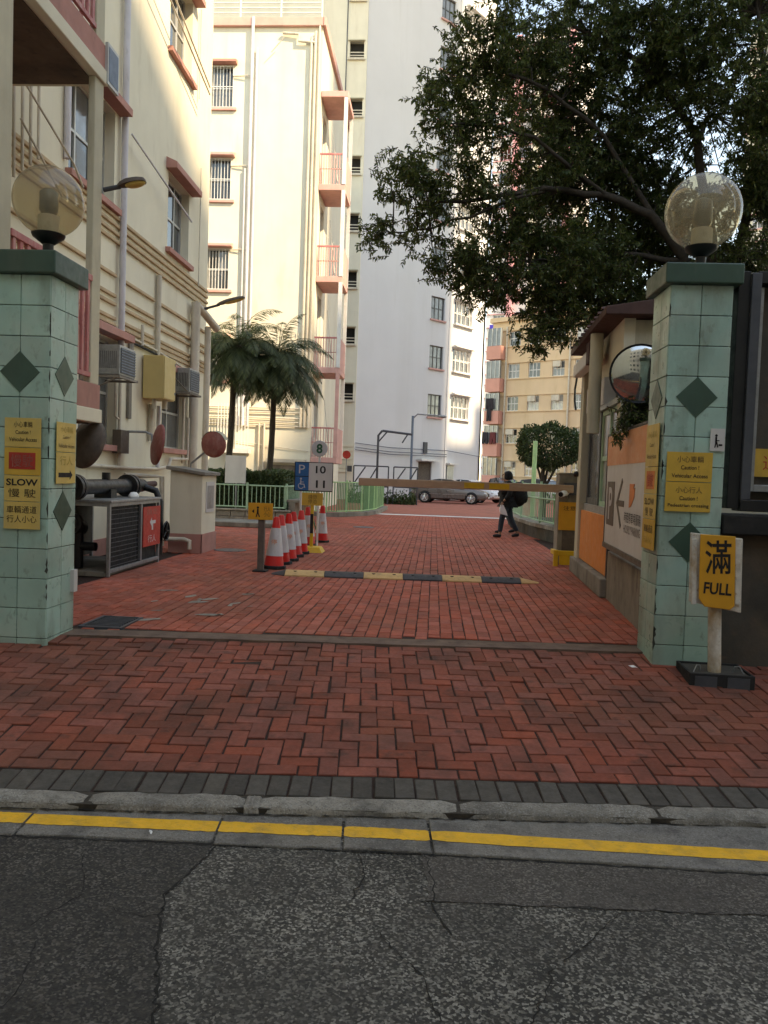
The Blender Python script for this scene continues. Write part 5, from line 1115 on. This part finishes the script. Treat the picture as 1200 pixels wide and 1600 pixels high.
def palm(label, base, top, fl, n):
    T_ = thing('date_palm', label, 'palm tree', base); A, B = Vector(base), Vector(top)
    pts = [A.lerp(B, t)+Vector((.05*math.sin(t*5), 0, 0)) for t in [i/12 for i in range(13)]]
    MB().tube(pts, [.10-.025*(i/12)+.008*(i % 2) for i in range(13)], 10).build('trunk', m_barkP, T_, smooth=60)
    MB().ball(tuple(B+Vector((0, 0, .05))), .17, 12, 8, (1, 1, 1.5)).build('crownshaft', m_barkP, T_, smooth=60)
    its = []; rb = MB()
    for k in range(n):
        az = k*2.399+random.gauss(0, .15); el = R(78-115*(k/n)**.8+random.gauss(0, 6)); L_ = fl*random.uniform(.85, 1.1)*(1-.15*(k/n))
        d = Vector((math.cos(az)*math.cos(el), math.sin(az)*math.cos(el), math.sin(el))); p = B+Vector((0, 0, .15)); ps_ = [p.copy()]; seg = 12
        hz = Vector((d.x, d.y, 0)).normalized()
        for s in range(seg):
            p = p+d*(L_/seg); ps_.append(p.copy()); d = (d+Vector((0, 0, -.16-.10*s/seg))+hz*.03).normalized()
            side = d.cross(Vector((0, 0, 1))).normalized()
            if s > 0:
                for q in range(5):
                    pp = ps_[-2].lerp(p, q/5); env = math.sin(math.pi*min(1, (s+q/5)/seg*.92+.1))
                    for sg in (-1, 1):
                        ld = (side*sg*.8+d*.75+Vector((0, 0, -.35+random.gauss(0, .12)))).normalized()
                        its.append((pp, ld, ld.cross(d).normalized()*sg, fl*.24*env*random.uniform(.8, 1.15)+.04, .011))
        rb.tube(ps_, [.014-.010*i/seg for i in range(seg+1)], 5, False)
    rb.build('frond_stems', m_leafD, T_); leaves('fronds', its, m_palm, T_)
palm('slim date palm on the left, leaning trunk above the white board', (-6.35, 23.6, .3), (-5.98, 23.6, 4.95), 2.0, 66)
palm('slim date palm on the right, beside the parking sign', (-5.2, 24.2, .3), (-4.88, 24.2, 4.7), 2.1, 70)
# ------------------------------------------------------------------ right hand planter fence and round tree
CV = [(4.6, 16.6), (3.5, 17.7), (2.95, 19.3), (2.65, 21.2), (2.5, 23.5), (2.55, 27)]
RW = thing('curved_planter', 'curved low stone planter edge right of the walking person', 'planter', (3.4, 21, 0))
def ribbon(b, pts, t, z0, z1):
    L_ = []
    for i, (x, y) in enumerate(pts):
        a, c = pts[max(i-1, 0)], pts[min(i+1, len(pts)-1)]; d = Vector((c[0]-a[0], c[1]-a[1])).normalized(); L_.append(((x, y), (x+d.y*t, y-d.x*t)))
    for (p0, p1), (q0, q1) in zip(L_, L_[1:]):
        b.add([(*p0, z0), (*p1, z0), (*q1, z0), (*q0, z0), (*p0, z1), (*p1, z1), (*q1, z1), (*q0, z1)], [(0, 1, 2, 3), (7, 6, 5, 4), (4, 5, 1, 0), (5, 6, 2, 1), (6, 7, 3, 2), (7, 4, 0, 3)])
    return b
cvd = []
for i in range(len(CV)-1):
    for k in range(6): t = k/6; cvd.append((CV[i][0]+(CV[i+1][0]-CV[i][0])*t, CV[i][1]+(CV[i+1][1]-CV[i][1])*t))
cvd.append(CV[-1])
ribbon(MB(), cvd, .25, 0, .30).build('wall', m_concD, RW)
for i in range(len(cvd)-1):
    a, c = Vector(cvd[i]), Vector(cvd[i+1]); n_ = 2
    for k in range(n_):
        p = a.lerp(c, (k+.06)/n_); q = a.lerp(c, (k+.94)/n_); d = (q-p).normalized(); o_ = Vector((-d.y, d.x))*.05
        if d.length: ribbon(MB(), [tuple(p+o_*1), tuple(q+o_*1)], .34, .302, .40).build('coping_stone', m_stone, RW, bevel=.008)
b = MB(); b.add([(x+.2, y, .28) for x, y in cvd]+[(9, 27, .28), (9, 16.6, .28)], [tuple(range(len(cvd)+2))]); b.build('soil', m_soil, RW)
fence('planter_railing', 'pale green railing on the curved planter right of the person', [(x+.1, y) for x, y in cvd], .40, 1.42, m_greenW, m_greenW, .13, (0, .62, 1), 14)
for i, (lab, x, y, w) in enumerate((('left green plastic bin behind the curved railing', 3.25, 19.9, .5), ('right green plastic bin behind the curved railing', 3.75, 19.1, .55))):
    B_ = thing('green_bin', lab, 'bin', (x, y, .28), 'green bins'); MB(FR(x, y, .28)).add([(-w*.42, -w*.42, 0), (w*.42, -w*.42, 0), (w*.42, w*.42, 0), (-w*.42, w*.42, 0), (-w*.5, -w*.5, .85), (w*.5, -w*.5, .85), (w*.5, w*.5, .85), (-w*.5, w*.5, .85)], [(0, 3, 2, 1), (4, 5, 6, 7), (0, 1, 5, 4), (1, 2, 6, 5), (2, 3, 7, 6), (3, 0, 4, 7)]).build('body', m_green, B_, bevel=.02); MB(FR(x, y, 1.13)).box(-w*.54, w*.54, -w*.56, w*.52, 0, .06).build('lid', m_green, B_, bevel=.015)
gp = thing('green_lamp_post', 'pale green post standing before the round tree', 'post', (3.3, 27.5, 0)); MB().tube([(3.42, 27.5, 0), (3.42, 27.5, 2.85)], .075, 12).build('post', m_greenL, gp, smooth=40); MB().box(3.32, 3.52, 27.4, 27.6, 0, .3).build('foot', m_greenL, gp)
RT = thing('round_tree', 'small round clipped tree beyond the curved railing', 'tree', (4.2, 30, 0))
MB().tube([(4.1, 30, 0), (4.15, 30, .9), (4.05, 30, 1.8), (4.2, 30, 2.6)], [.13, .1, .08, .04], 8).build('trunk', m_bark, RT, smooth=50)
for dx in (-.5, .1, .6): MB().tube([(4.12, 30, 1.2), (4.2+dx, 30.1, 2.5)], [.06, .025], 6).build('limb', m_bark, RT)
it = []
for k in range(9000):
    d = rv3(); r = (1-abs(random.gauss(0, .16)))*(1+.08*math.sin(d.x*9+1)+.07*math.sin(d.z*11+d.y*7)); p = Vector((4.22+d.x*1.22*r, 30+d.y*1.1*r, 2.78+d.z*(.85 if d.z > 0 else .8)*r))
    it.append((p, (d+rv3()*.9).normalized(), rv3(), random.uniform(.07, .13), random.uniform(.025, .04)))
leaves('crown', it, m_leafD, RT)
# ------------------------------------------------------------------ steel frames and lamp post before the tower
GA = thing('steel_gantry', 'dark steel gantry and railings in front of the white tower', 'gantry', (-4, 41, 0))
for x0, x1, y in ((-4.15, -2.35, 41), (-2.1, -.85, 41.5)):
    for a, b_ in (((x0, y, 1.95), (x1, y, 1.95)), ((x0, y, 0), (x0, y, 1.95)), ((x1, y, 0), (x1, y, 1.95)), ((x0, y, .9), (x1, y, .9)), ((x0, y, 1.0), (x0+.6, y, 1.9)), ((x0+.7, y, 1.0), (x0+1.2, y, 1.9))): MB().tube([a, b_], .038, 6).build('frame_bar', m_steel, GA)
MB().tube([(-2.95, 41.2, 0), (-2.95, 41.2, 3.55), (-2.75, 41.2, 3.8)], .06, 8).build('mast', m_steel, GA); MB().tube([(-2.75, 41.2, 3.8), (-1.2, 41.2, 3.65)], .06, 8).build('jib', m_steel, GA)
MB().tube([(-2.95, 41.2, 3.2), (-2.5, 41.2, 3.75)], .04, 6).build('knee_brace', m_steel, GA); MB().tube([(-1.7, 41.2, 3.2), (-1.4, 41.2, 3.7)], .04, 6).build('knee_brace', m_steel, GA)
lpst = thing('lamp_post', 'blue grey lamp post with a side arm before the white tower', 'lamp post', (-1.25, 43, 0)); MB().tube([(-1.25, 43, 0), (-1.25, 43, 4.75)], .07, 10).build('pole', m_bluest, lpst, smooth=40); MB().tube([(-1.25, 43, 4.6), (-1.0, 43, 4.85), (.3, 43, 4.8)], .04, 8).build('arm', m_galv, lpst, smooth=40); MB().ball((.35, 43, 4.76), .14, 12, 8, (1.6, 1, .6)).build('lamp_head', m_galv, lpst, smooth=60)
LV = thing('low_shrub_border', 'low green shrubs at the foot of the steel gantry', 'shrub', (-2.6, 42, 0)); it = []
for k in range(2500): p = Vector((random.uniform(-4.5, -.9), random.uniform(41.4, 42.2), abs(random.gauss(0, .3)))); it.append((p, rv3(), rv3(), .14, .04))
leaves('foliage', it, m_leafD, LV)
rd = thing('red_round_sign', 'small red disc sign on a thin pole before the stair strip', 'sign', (-3.65, 33, 0)); MB().tube([(-3.66, 33, 0), (-3.66, 33, 2.35)], .025, 8).build('pole', m_galv, rd); MB().lathe([(.001, -.02), (.17, -.02), (.17, 0), (.001, 0)], (-3.66, 32.97, 2.3), 24, 'Y').build('disc', m_red, rd); MB().box(-3.62, -3.42, 32.96, 32.98, 1.6, 1.85).build('plate', m_steel, rd)
# ------------------------------------------------------------------ cars
def car(label, paint, loc, deg, suv=False, L_=4.6):
    C = thing('parked_car', label, 'car', (0, 0, 0), 'cars parked in the courtyard'); H_ = 1.62 if suv else 1.40; hw = .88
    # stations along x: nose is +x
    st = [(-2.3, .42, .62, .72), (-2.22, .30, .86, .80), (-1.9, .24, .98, .86), (-1.0, .22, .95, hw), (0, .22, .93, hw), (.9, .22, .92, hw), (1.5, .22, .86, .86), (2.05, .25, .74, .80), (2.24, .32, .64, .72), (2.30, .42, .56, .62)]
    if suv: st = [(x, zb+.06, zt+.16, w) for x, zb, zt, w in st]
    vs, fs = [], []
    for x, zb, zt, w in st:
        m_ = (zb+zt)/2
        sec = [(-w*.72, zb), (-w*.96, zb+.08), (-w, m_), (-w*.97, zt-.1), (-w*.86, zt), (0, zt+.035), (w*.86, zt), (w*.97, zt-.1), (w, m_), (w*.96, zb+.08), (w*.72, zb)]
        vs += [(x*L_/4.6, y, z) for y, z in sec]
    m = 11
    for i in range(len(st)-1):
        for k in range(m): fs.append((i*m+k, i*m+(k+1) % m, (i+1)*m+(k+1) % m, (i+1)*m+k))
    fs += [tuple(range(m-1, -1, -1)), tuple(range((len(st)-1)*m, len(st)*m))]
    MB().add(vs, fs).build('body', paint, C, smooth=38)
    zt = .93+(.16 if suv else 0)
    cab = [(-1.95 if not suv else -2.1, zt+.0, .74), (-1.15 if not suv else -1.9, H_-.1, .60), (-.55, H_, .57), (.15, H_-.02, .57), (.45, H_-.12, .6), (1.15, zt-.02, .76)]
    vs = []
    for x, z, w in cab: vs += [(x, -w-.06 if z > zt+.1 else -w, zt-.06 if True else z), (x, -w, z), (x, w, z), (x, w+.06 if z > zt+.1 else w, zt-.06)]
    fs = []
    for i in range(len(cab)-1):
        for k in range(3): fs.append((i*4+k+1, i*4+k, (i+1)*4+k, (i+1)*4+k+1)[::-1])
    MB().add(vs, fs).build('glasshouse', m_glass, C, smooth=30)
    vs = []; rf_ = cab[1:5]
    for x, z, w in rf_: vs += [(x, -w-.008, z-.03), (x, -w*.8, z+.015), (x, w*.8, z+.015), (x, w+.008, z-.03)]
    MB().add(vs, [(i*4+k, (i+1)*4+k, (i+1)*4+k+1, i*4+k+1) for i in range(3) for k in range(3)]).build('roof', paint, C, smooth=40)
    for s in (-1, 1):
        for x0, z0, x1, z1 in ((-1.95 if not suv else -2.1, zt, cab[1][0], H_-.1), (.45, H_-.12, 1.15, zt), (-.35, zt, -.4, H_-.02)): MB().tube([(x0, s*.755 if z0 < 1.2 else s*.6, z0), (x1, s*.755 if z1 < 1.2 else s*.6, z1)], .03, 6).build('pillar', paint, C)
        MB().box(.75, .95, s*.9-.08, s*.9+.08, zt-.0, zt+.13).build('door_mirror', paint, C, bevel=.03)
        MB().box(-1.6, 1.6, s*.885-.008, s*.885+.008, .52, .545).build('side_trim', m_rim, C); MB().box(-.02, .16, s*.878-.015, s*.878+.015, .72, .75).build('door_handle', m_rim, C)
        MB().ball((2.12, s*.6, .62+(.14 if suv else 0)), .15, 12, 8, (.8, 1.1, .55)).build('headlight', m_lens, C, smooth=60); MB().box(-2.29, -2.2, s*.62-.13, s*.62+.13, .66, .82).build('tail_light', m_tail, C, bevel=.02)
        for x in (-1.32, 1.38):
            MB().lathe([(.36, -.012), (.36, .012)], (x, s*.868, .34), 28, 'Y').build('wheel_arch', m_blackM, C)
            t = MB().lathe([(.2, -.1), (.3, -.1), (.325, -.07), (.325, .07), (.3, .1), (.2, .1)], (x, s*.82, .325), 28, 'Y').build('wheel', m_tyre, C, smooth=40)
            b = MB(); b.lathe([(.21, .0), (.225, .01)], (x, s*.915, .325), 24, 'Y'); b.build('hub_backing', m_blackM, t)
            b = MB(); b.lathe([(.20, -.01), (.235, -.012), (.235, .012), (.2, .01), (.20, -.01)], (x, s*.93, .325), 24, 'Y')
            for k in range(5): a = k*2*math.pi/5+.3; b.tube([(x, s*.935, .325), (x+.21*math.cos(a), s*.93, .325+.21*math.sin(a))], [.045, .03], 6)
            b.build('rim', m_rim, t)
    MB().box(2.26, 2.31, -.3, .3, .42, .62).build('grille', m_blackM, C, bevel=.02); MB().box(2.30, 2.325, -.26, .26, .34, .44).build('number_plate', m_whitep, C)
    C.location = loc; C.rotation_euler = (0, 0, R(deg)); return C
car('silver bronze coupe parked side on behind the boom barrier', m_carS, (.95, 46.8, 0), -9)
car('white car parked behind the silver bronze coupe', m_carW, (2.4, 50.8, 0), -40)
car('black people carrier at the corner of the white tower', m_carK, (5.2, 58.5, 0), -80, True)
car('white car seen over the railing, right of the walking person', m_carW, (7.6, 55, 0), -60, True)
# ------------------------------------------------------------------ people
def skinmesh(name, mt, parent, joints, edges, sub=2):
    me = bpy.data.meshes.new(name); me.from_pydata([j[:3] for j in joints], edges, []); o = bpy.data.objects.new(name, me); COL.objects.link(o)
    md = o.modifiers.new('s', 'SKIN'); md.use_smooth_shade = True
    for i, j in enumerate(joints):
        v = me.skin_vertices[0].data[i]; v.radius = (j[3], j[4] if len(j) > 4 else j[3]); v.use_root = (i == 0)
    sb = o.modifiers.new('u', 'SUBSURF'); sb.levels = sub; sb.render_levels = sub
    me2 = bpy.data.meshes.new_from_object(o.evaluated_get(bpy.context.evaluated_depsgraph_get())); bpy.data.objects.remove(o)
    me2.name = name; me2.materials.clear(); me2.materials.append(mt); me2.polygons.foreach_set('use_smooth', [True]*len(me2.polygons))
    p = bpy.data.objects.new(name, me2); COL.objects.link(p); p.parent = parent; ORG[p.name] = Vector((0, 0, 0)); return p
def person(label, loc, deg, sc=1, jacket=m_cloth, pants=m_jean, hood=True):
    P = thing('person', label, 'person', (0, 0, 0))
    # local: faces -x, z up; striding
    hip = (.0, 0, .92)
    La, Lk, Lf, Lt = (-.02, -.09, .90), (-.16, -.09, .50), (-.20, -.09, .08), (-.36, -.09, .04)
    Ra, Rk, Rf, Rt = (.02, .09, .90), (.10, .09, .50), (.30, .09, .10), (.16, .09, .04)
    neck, head = (-.03, 0, 1.44), (-.06, 0, 1.58)
    sL, eL, hL = (-.02, -.19, 1.38), (-.02, -.25, 1.10), (-.17, -.22, .92)
    sR, eR, hR = (-.0, .19, 1.38), (.08, .25, 1.11), (-.02, .24, .88)
    J = [(*hip, .12), (.0, 0, 1.15, .12), (-.01, 0, 1.34, .11), (*neck, .055), (-.05, 0, 1.52, .06), (*head, .095, .085), (-.065, 0, 1.66, .075), (*La, .09), (*Lk, .055), (*Lf, .04), (*Lt, .03), (*Ra, .09), (*Rk, .055), (*Rf, .04), (*Rt, .03), (*sL, .055), (*eL, .042), (*hL, .03), (*sR, .055), (*eR, .042), (*hR, .03)]
    E_ = [(0, 1), (1, 2), (2, 3), (3, 4), (4, 5), (5, 6), (0, 7), (7, 8), (8, 9), (9, 10), (0, 11), (11, 12), (12, 13), (13, 14), (2, 15), (15, 16), (16, 17), (2, 18), (18, 19), (19, 20)]
    skinmesh('body', m_skin, P, J, E_)
    for (hx, hy, hz), sgn in ((hL, -1), (hR, 1)):      # hands: palm and five fingers
        jj = [(hx, hy, hz, .022, .03), (hx-.03, hy, hz-.07, .018, .034)]; ee = [(0, 1)]
        for f in range(4):
            a = len(jj); o_ = (f-1.5)*.02; l = (.055, .07, .066, .05)[f]
            jj += [(hx-.035+o_*.4, hy+o_*.9, hz-.085, .009), (hx-.05+o_*.4, hy+o_*.9, hz-.085-l*.6, .0085), (hx-.045+o_*.4, hy+o_*.9-.01*sgn, hz-.085-l, .008)]; ee += [(1, a), (a, a+1), (a+1, a+2)]
        a = len(jj); jj += [(hx-.045, hy-.03*sgn, hz-.04, .010), (hx-.06, hy-.035*sgn, hz-.075, .009)]; ee += [(0, a), (a, a+1)]
        skinmesh('hand', m_skin, P, jj, ee, 1)
    JJ = [(.0, 0, .98, .22, .19), (.0, 0, 1.15, .215, .185), (-.01, 0, 1.33, .185, .16), (-.02, 0, 1.42, .10), (sL[0], sL[1], sL[2], .085), (*eL, .072), (eL[0]*.25+hL[0]*.75, eL[1]*.25+hL[1]*.75, eL[2]*.2+hL[2]*.8, .055), (sR[0], sR[1], sR[2], .085), (*eR, .072), (eR[0]*.25+hR[0]*.75, eR[1]*.25+hR[1]*.75, eR[2]*.2+hR[2]*.8, .055), (.0, 0, .82, .22, .19)]
    skinmesh('jacket', jacket, P, JJ, [(0, 1), (1, 2), (2, 3), (2, 4), (4, 5), (5, 6), (2, 7), (7, 8), (8, 9), (0, 10)])
    TT = [(0, 0, .93, .135, .15), (*La, .105), (*Lk, .078), (Lf[0], Lf[1], .13, .062), (*Ra, .105), (*Rk, .078), (Rf[0]-.01, Rf[1], .15, .062)]
    skinmesh('trousers', pants, P, TT, [(0, 1), (1, 2), (2, 3), (0, 4), (4, 5), (5, 6)])
    for (f, t) in ((Lf, Lt), (Rf, Rt)):
        s = skinmesh('shoe', m_shoe, P, [(f[0]+.05, f[1], f[2]-.02, .05), (f[0]-.03, f[1], f[2]-.025, .055), (t[0]+.04, t[1], t[2]+.01, .042), (t[0]-.02, t[1], t[2]+.005, .032)], [(0, 1), (1, 2), (2, 3)])
    if hood: skinmesh('hood', jacket, P, [(.01, 0, 1.45, .12), (-.01, 0, 1.55, .125), (-.035, 0, 1.63, .115), (-.05, 0, 1.69, .07)], [(0, 1), (1, 2), (2, 3)])
    else: skinmesh('hair', m_blackM, P, [(.0, 0, 1.56, .085), (-.03, 0, 1.64, .1), (-.06, 0, 1.69, .075)], [(0, 1), (1, 2)])
    b = MB()
    for s in (-1, 1): b.ball((-.148, s*.032, 1.60), .011, 8, 6)
    b.build('eyes', m_ink, P); MB().ball((-.163, 0, 1.57), .02, 8, 6, (1, .8, 1.4)).build('nose', m_skin, P); MB().ball((-.15, 0, 1.53), .018, 8, 6, (.5, 1.6, .4)).build('mouth', m_redD, P)
    for s in (-1, 1): MB().ball((-.05, s*.09, 1.58), .03, 8, 6, (.6, .35, 1)).build('ear', m_skin, P)
    P.location = loc; P.rotation_euler = (0, 0, R(deg)); P.scale = (sc,)*3; return P
person('person in black hooded jacket and dark jeans walking left past the barrier', (1.93, 20.6, 0), 8, 1.02)
person('second walker half hidden behind the person in black, in grey jeans', (2.05, 22.3, 0), 20, .95, m_cloth, mat('grey jeans', (.09, .115, .12), .9), False)
bp = thing('backpack', 'bulky black backpack on the walking person', 'backpack', (2.2, 20.65, .95)); MB().ball((2.20, 20.66, 1.13), .27, 16, 12, (.85, .9, 1.2)).build('pack', m_cloth, bp, smooth=60); MB().ball((2.37, 20.66, 1.05), .12, 12, 8, (.6, 1, 1.2)).build('pocket', m_cloth, bp, smooth=60)
for s in (-.1, .1): MB().tube([(2.15, 20.6+s, 1.4), (2.0, 20.6+s, 1.42), (1.85, 20.6+s, 1.2), (2.0, 20.6+s, .95)], .018, 6).build('strap', m_cloth, bp)
wbg = thing('carrier_bag', 'small pale carrier bag in the hand of the person in black', 'bag', (1.72, 20.35, .75)); MB(FR(1.76, 20.36, 0, 10)).add([(-.03, -.03, .85), (.03, -.03, .85), (.03, .03, .85), (-.03, .03, .85), (-.02, -.07, .62), (.14, -.07, .58), (.14, .07, .58), (-.02, .07, .62), (-.06, -.05, .74), (.1, -.06, .7), (.1, .06, .7), (-.06, .05, .74)], [(3, 2, 1, 0), (0, 1, 9, 8), (1, 2, 10, 9), (2, 3, 11, 10), (3, 0, 8, 11), (8, 9, 5, 4), (9, 10, 6, 5), (10, 11, 7, 6), (11, 8, 4, 7), (4, 5, 6, 7)]).build('bag', m_bag, wbg, smooth=60)
# ------------------------------------------------------------------ big tree over the booth
TR = thing('big_street_tree', 'large dark leafy tree spreading over the booth and the drive', 'tree', (5.2, 14.2, 0))
MB().tube([(5.2, 14.2, -.1), (5.1, 14.2, 1.2), (4.9, 14.1, 2.6), (4.6, 14.0, 4.0)], [.34, .28, .25, .22], 14).build('trunk', m_bark, TR, smooth=60)
limbs = [[(4.6, 14, 4.0), (4.0, 13.6, 5.2), (3.4, 13.4, 5.9), (2.6, 13.4, 6.2), (1.6, 13.2, 6.2), (.6, 13.0, 6.0), (-.3, 12.8, 5.8)],
         [(4.6, 14, 4.0), (4.5, 13.8, 5.6), (4.1, 13.6, 7.2), (3.2, 13.6, 8.4), (2.0, 13.6, 9.0)], [(4.6, 14, 4.0), (4.9, 13.4, 5.8), (5.0, 13, 7.5), (4.6, 12.8, 9.2)],
         [(3.4, 13.4, 5.9), (2.6, 13.5, 7.2), (1.6, 13.4, 7.9), (.6, 13.1, 8.1), (0, 13, 8.0)], [(4.0, 13.6, 5.2), (3.0, 13.6, 5.3), (2.0, 13.3, 5.1), (1.2, 13, 5.0), (.5, 12.8, 4.8)],
         [(2.6, 13.4, 6.2), (1.4, 13.1, 7.0), (.5, 12.9, 7.1), (-.2, 12.7, 7.0)], [(4.1, 13.6, 7.2), (4.6, 14.5, 8.0), (4.4, 15, 8.6)], [(1.6, 13.2, 6.2), (.4, 12.7, 5.6), (-.4, 12.5, 5.3), (-.9, 12.4, 5.2)]]
for i, l in enumerate(limbs):
    r0_ = (.10, .11, .10, .05, .055, .04, .045, .03)[i]; pts = []
    for (a, b_) in zip(l, l[1:]):
        for k in range(3): pts.append(Vector(a).lerp(Vector(b_), k/3)+rv3()*.03)
    pts.append(Vector(l[-1])); n = len(pts); MB().tube(pts, [r0_*(1-.85*k/n) for k in range(n)], 8).build('limb', m_bark, TR, smooth=60)
LP_ = [Vector(a).lerp(Vector(b_), k/4) for l in limbs for a, b_ in zip(l, l[1:]) for k in range(4)]
blobs = [(.58, 13, 8.19, .73, .63, 30), (-.02, 13, 7.89, .42, .47, 12), (-.19, 12.7, 7.05, .36, .38, 9), (-.55, 12.5, 6.04, .52, .42, 20), (-.84, 12.4, 5.18, .28, .14, 6), (-.33, 12.6, 5.44, .36, .33, 8), (.46, 13, 6.18, .63, .58, 22), (.73, 13, 7.09, .63, .6, 22), (1.72, 14, 8.49, 1.13, 1.24, 62), (2.76, 14, 9.23, 1.24, .79, 50), (3.35, 14, 8.07, 1.24, 1.24, 70), (2.02, 14, 6.56, 1.02, 1.13, 60), (3.21, 14.5, 6.76, 1.29, 1.17, 75), (4.06, 13, 8.3, .94, 1.0, 42), (4.75, 12.5, 7.09, .6, .91, 26), (1.63, 13, 4.89, .84, .73, 40), (2.44, 13.5, 4.93, .87, .76, 44), (.99, 13, 5.59, .52, .52, 18), (.4, 12.8, 5.01, .41, .38, 14), (.72, 12.8, 4.52, .46, .26, 15), (.35, 12.7, 4.55, .3, .15, 5), (4.7, 13, 5.84, .63, .84, 26), (4.0, 15, 6.6, .8, .8, 24), (1.84, 12.8, 4.14, .41, .36, 13), (3.62, 15, 5.67, 1.09, .97, 60), (1.58, 12.6, 3.8, .25, .2, 5), (5.01, 15, 5.2, .97, .85, 40), (4.6, 13.2, 9.6, 1.2, .6, 34), (3.4, 14.2, 4.5, .9, .6, 34), (6, 14.5, 7.5, 1.2, 1.6, 50), (6, 13.5, 9.5, 1.4, .9, 40), (2.6, 15.5, 7.8, 1.3, 1.2, 40), (5.3, 13, 6.4, .5, .7, 18), (5.2, 13.5, 4.7, .7, .6, 24), (4.1, 13.2, 4.6, .6, .5, 20), (-.1, 12.7, 4.9, .3, .25, 4), (.9, 12.8, 8.9, .5, .4, 12)]
its = []; tw = MB()
def spray(c, L_, its, tw, n=12, sz=.1):
    d = rv3(); d.z = d.z*.5-.15; d.normalize(); p = c-d*L_*.5; pts = [p.copy()]
    for s in range(4): p = p+d*(L_/4); d = (d+rv3()*.25+Vector((0, 0, -.1))).normalized(); pts.append(p.copy())
    tw.tube(pts, [.007, .006, .005, .004, .002], 4, False)
    for s in range(n):
        t = (s+.5)/n*4; i = min(3, int(t)); q = pts[i].lerp(pts[i+1], t-i); ax = (pts[i+1]-pts[i]).normalized(); sd = ax.cross(rv3()).normalized()
        for sg in (-1, 1):
            ld = (sd*sg+ax*.6+Vector((0, 0, -.35))+rv3()*.25).normalized(); its.append((q, ld, (Vector((0, 0, 1))+rv3()*.7).normalized(), random.uniform(.7, 1.2)*sz, sz*.2))
for x, y, z, rx, rz_, n in blobs:
    for k in range(int(n*(1.38 if x > 1 else .95))):
        d = rv3(); r = random.random()**.42; c = Vector((x+d.x*rx*r, y+d.y*rx*1.1*r, z+d.z*rz_*r))
        nb_ = min(LP_, key=lambda q: (q-c).length_squared)
        if random.random() < .5: m_ = nb_.lerp(c, .5)+Vector((0, 0, .08))+rv3()*.06; tw.tube([nb_, m_, c], [.014, .009, .004], 4, False)
        for s in range(8): spray(c+rv3()*.30*random.random()**.5, random.uniform(.22, .42), its, tw, 9, random.uniform(.065, .10))
leaves('crown', its, m_leaf, TR); tag(tw.build('twigs', m_bark, TR), kind='stuff')
SB = thing('overhanging_shrub', 'dark leafy shrub hanging over the top of the parking board', 'shrub', (2.5, 9.2, 2.1)); its = []; tw = MB()
tw.tube([(3.0, 9.6, 1.6), (2.6, 9.3, 2.2), (2.2, 9.0, 2.35), (2.0, 8.9, 2.1)], [.03, .025, .015, .006], 6)
for x, y, z, r, n in ((2.25, 9.05, 2.3, .26, 44), (2.42, 9.1, 2.42, .26, 40), (2.36, 9.0, 2.3, .24, 60), (2.15, 8.98, 2.28, .14, 22), (2.05, 8.98, 2.2, .13, 8), (1.97, 8.95, 2.05, .1, 5), (2.45, 9.2, 2.2, .2, 14)):
    for k in range(n): spray(Vector((x, y, z))+rv3()*r*random.random()**.4, random.uniform(.14, .24), its, tw, 7, .062)
leaves('foliage', its, m_leaf, SB); tag(tw.build('twigs', m_bark, SB), kind='stuff')
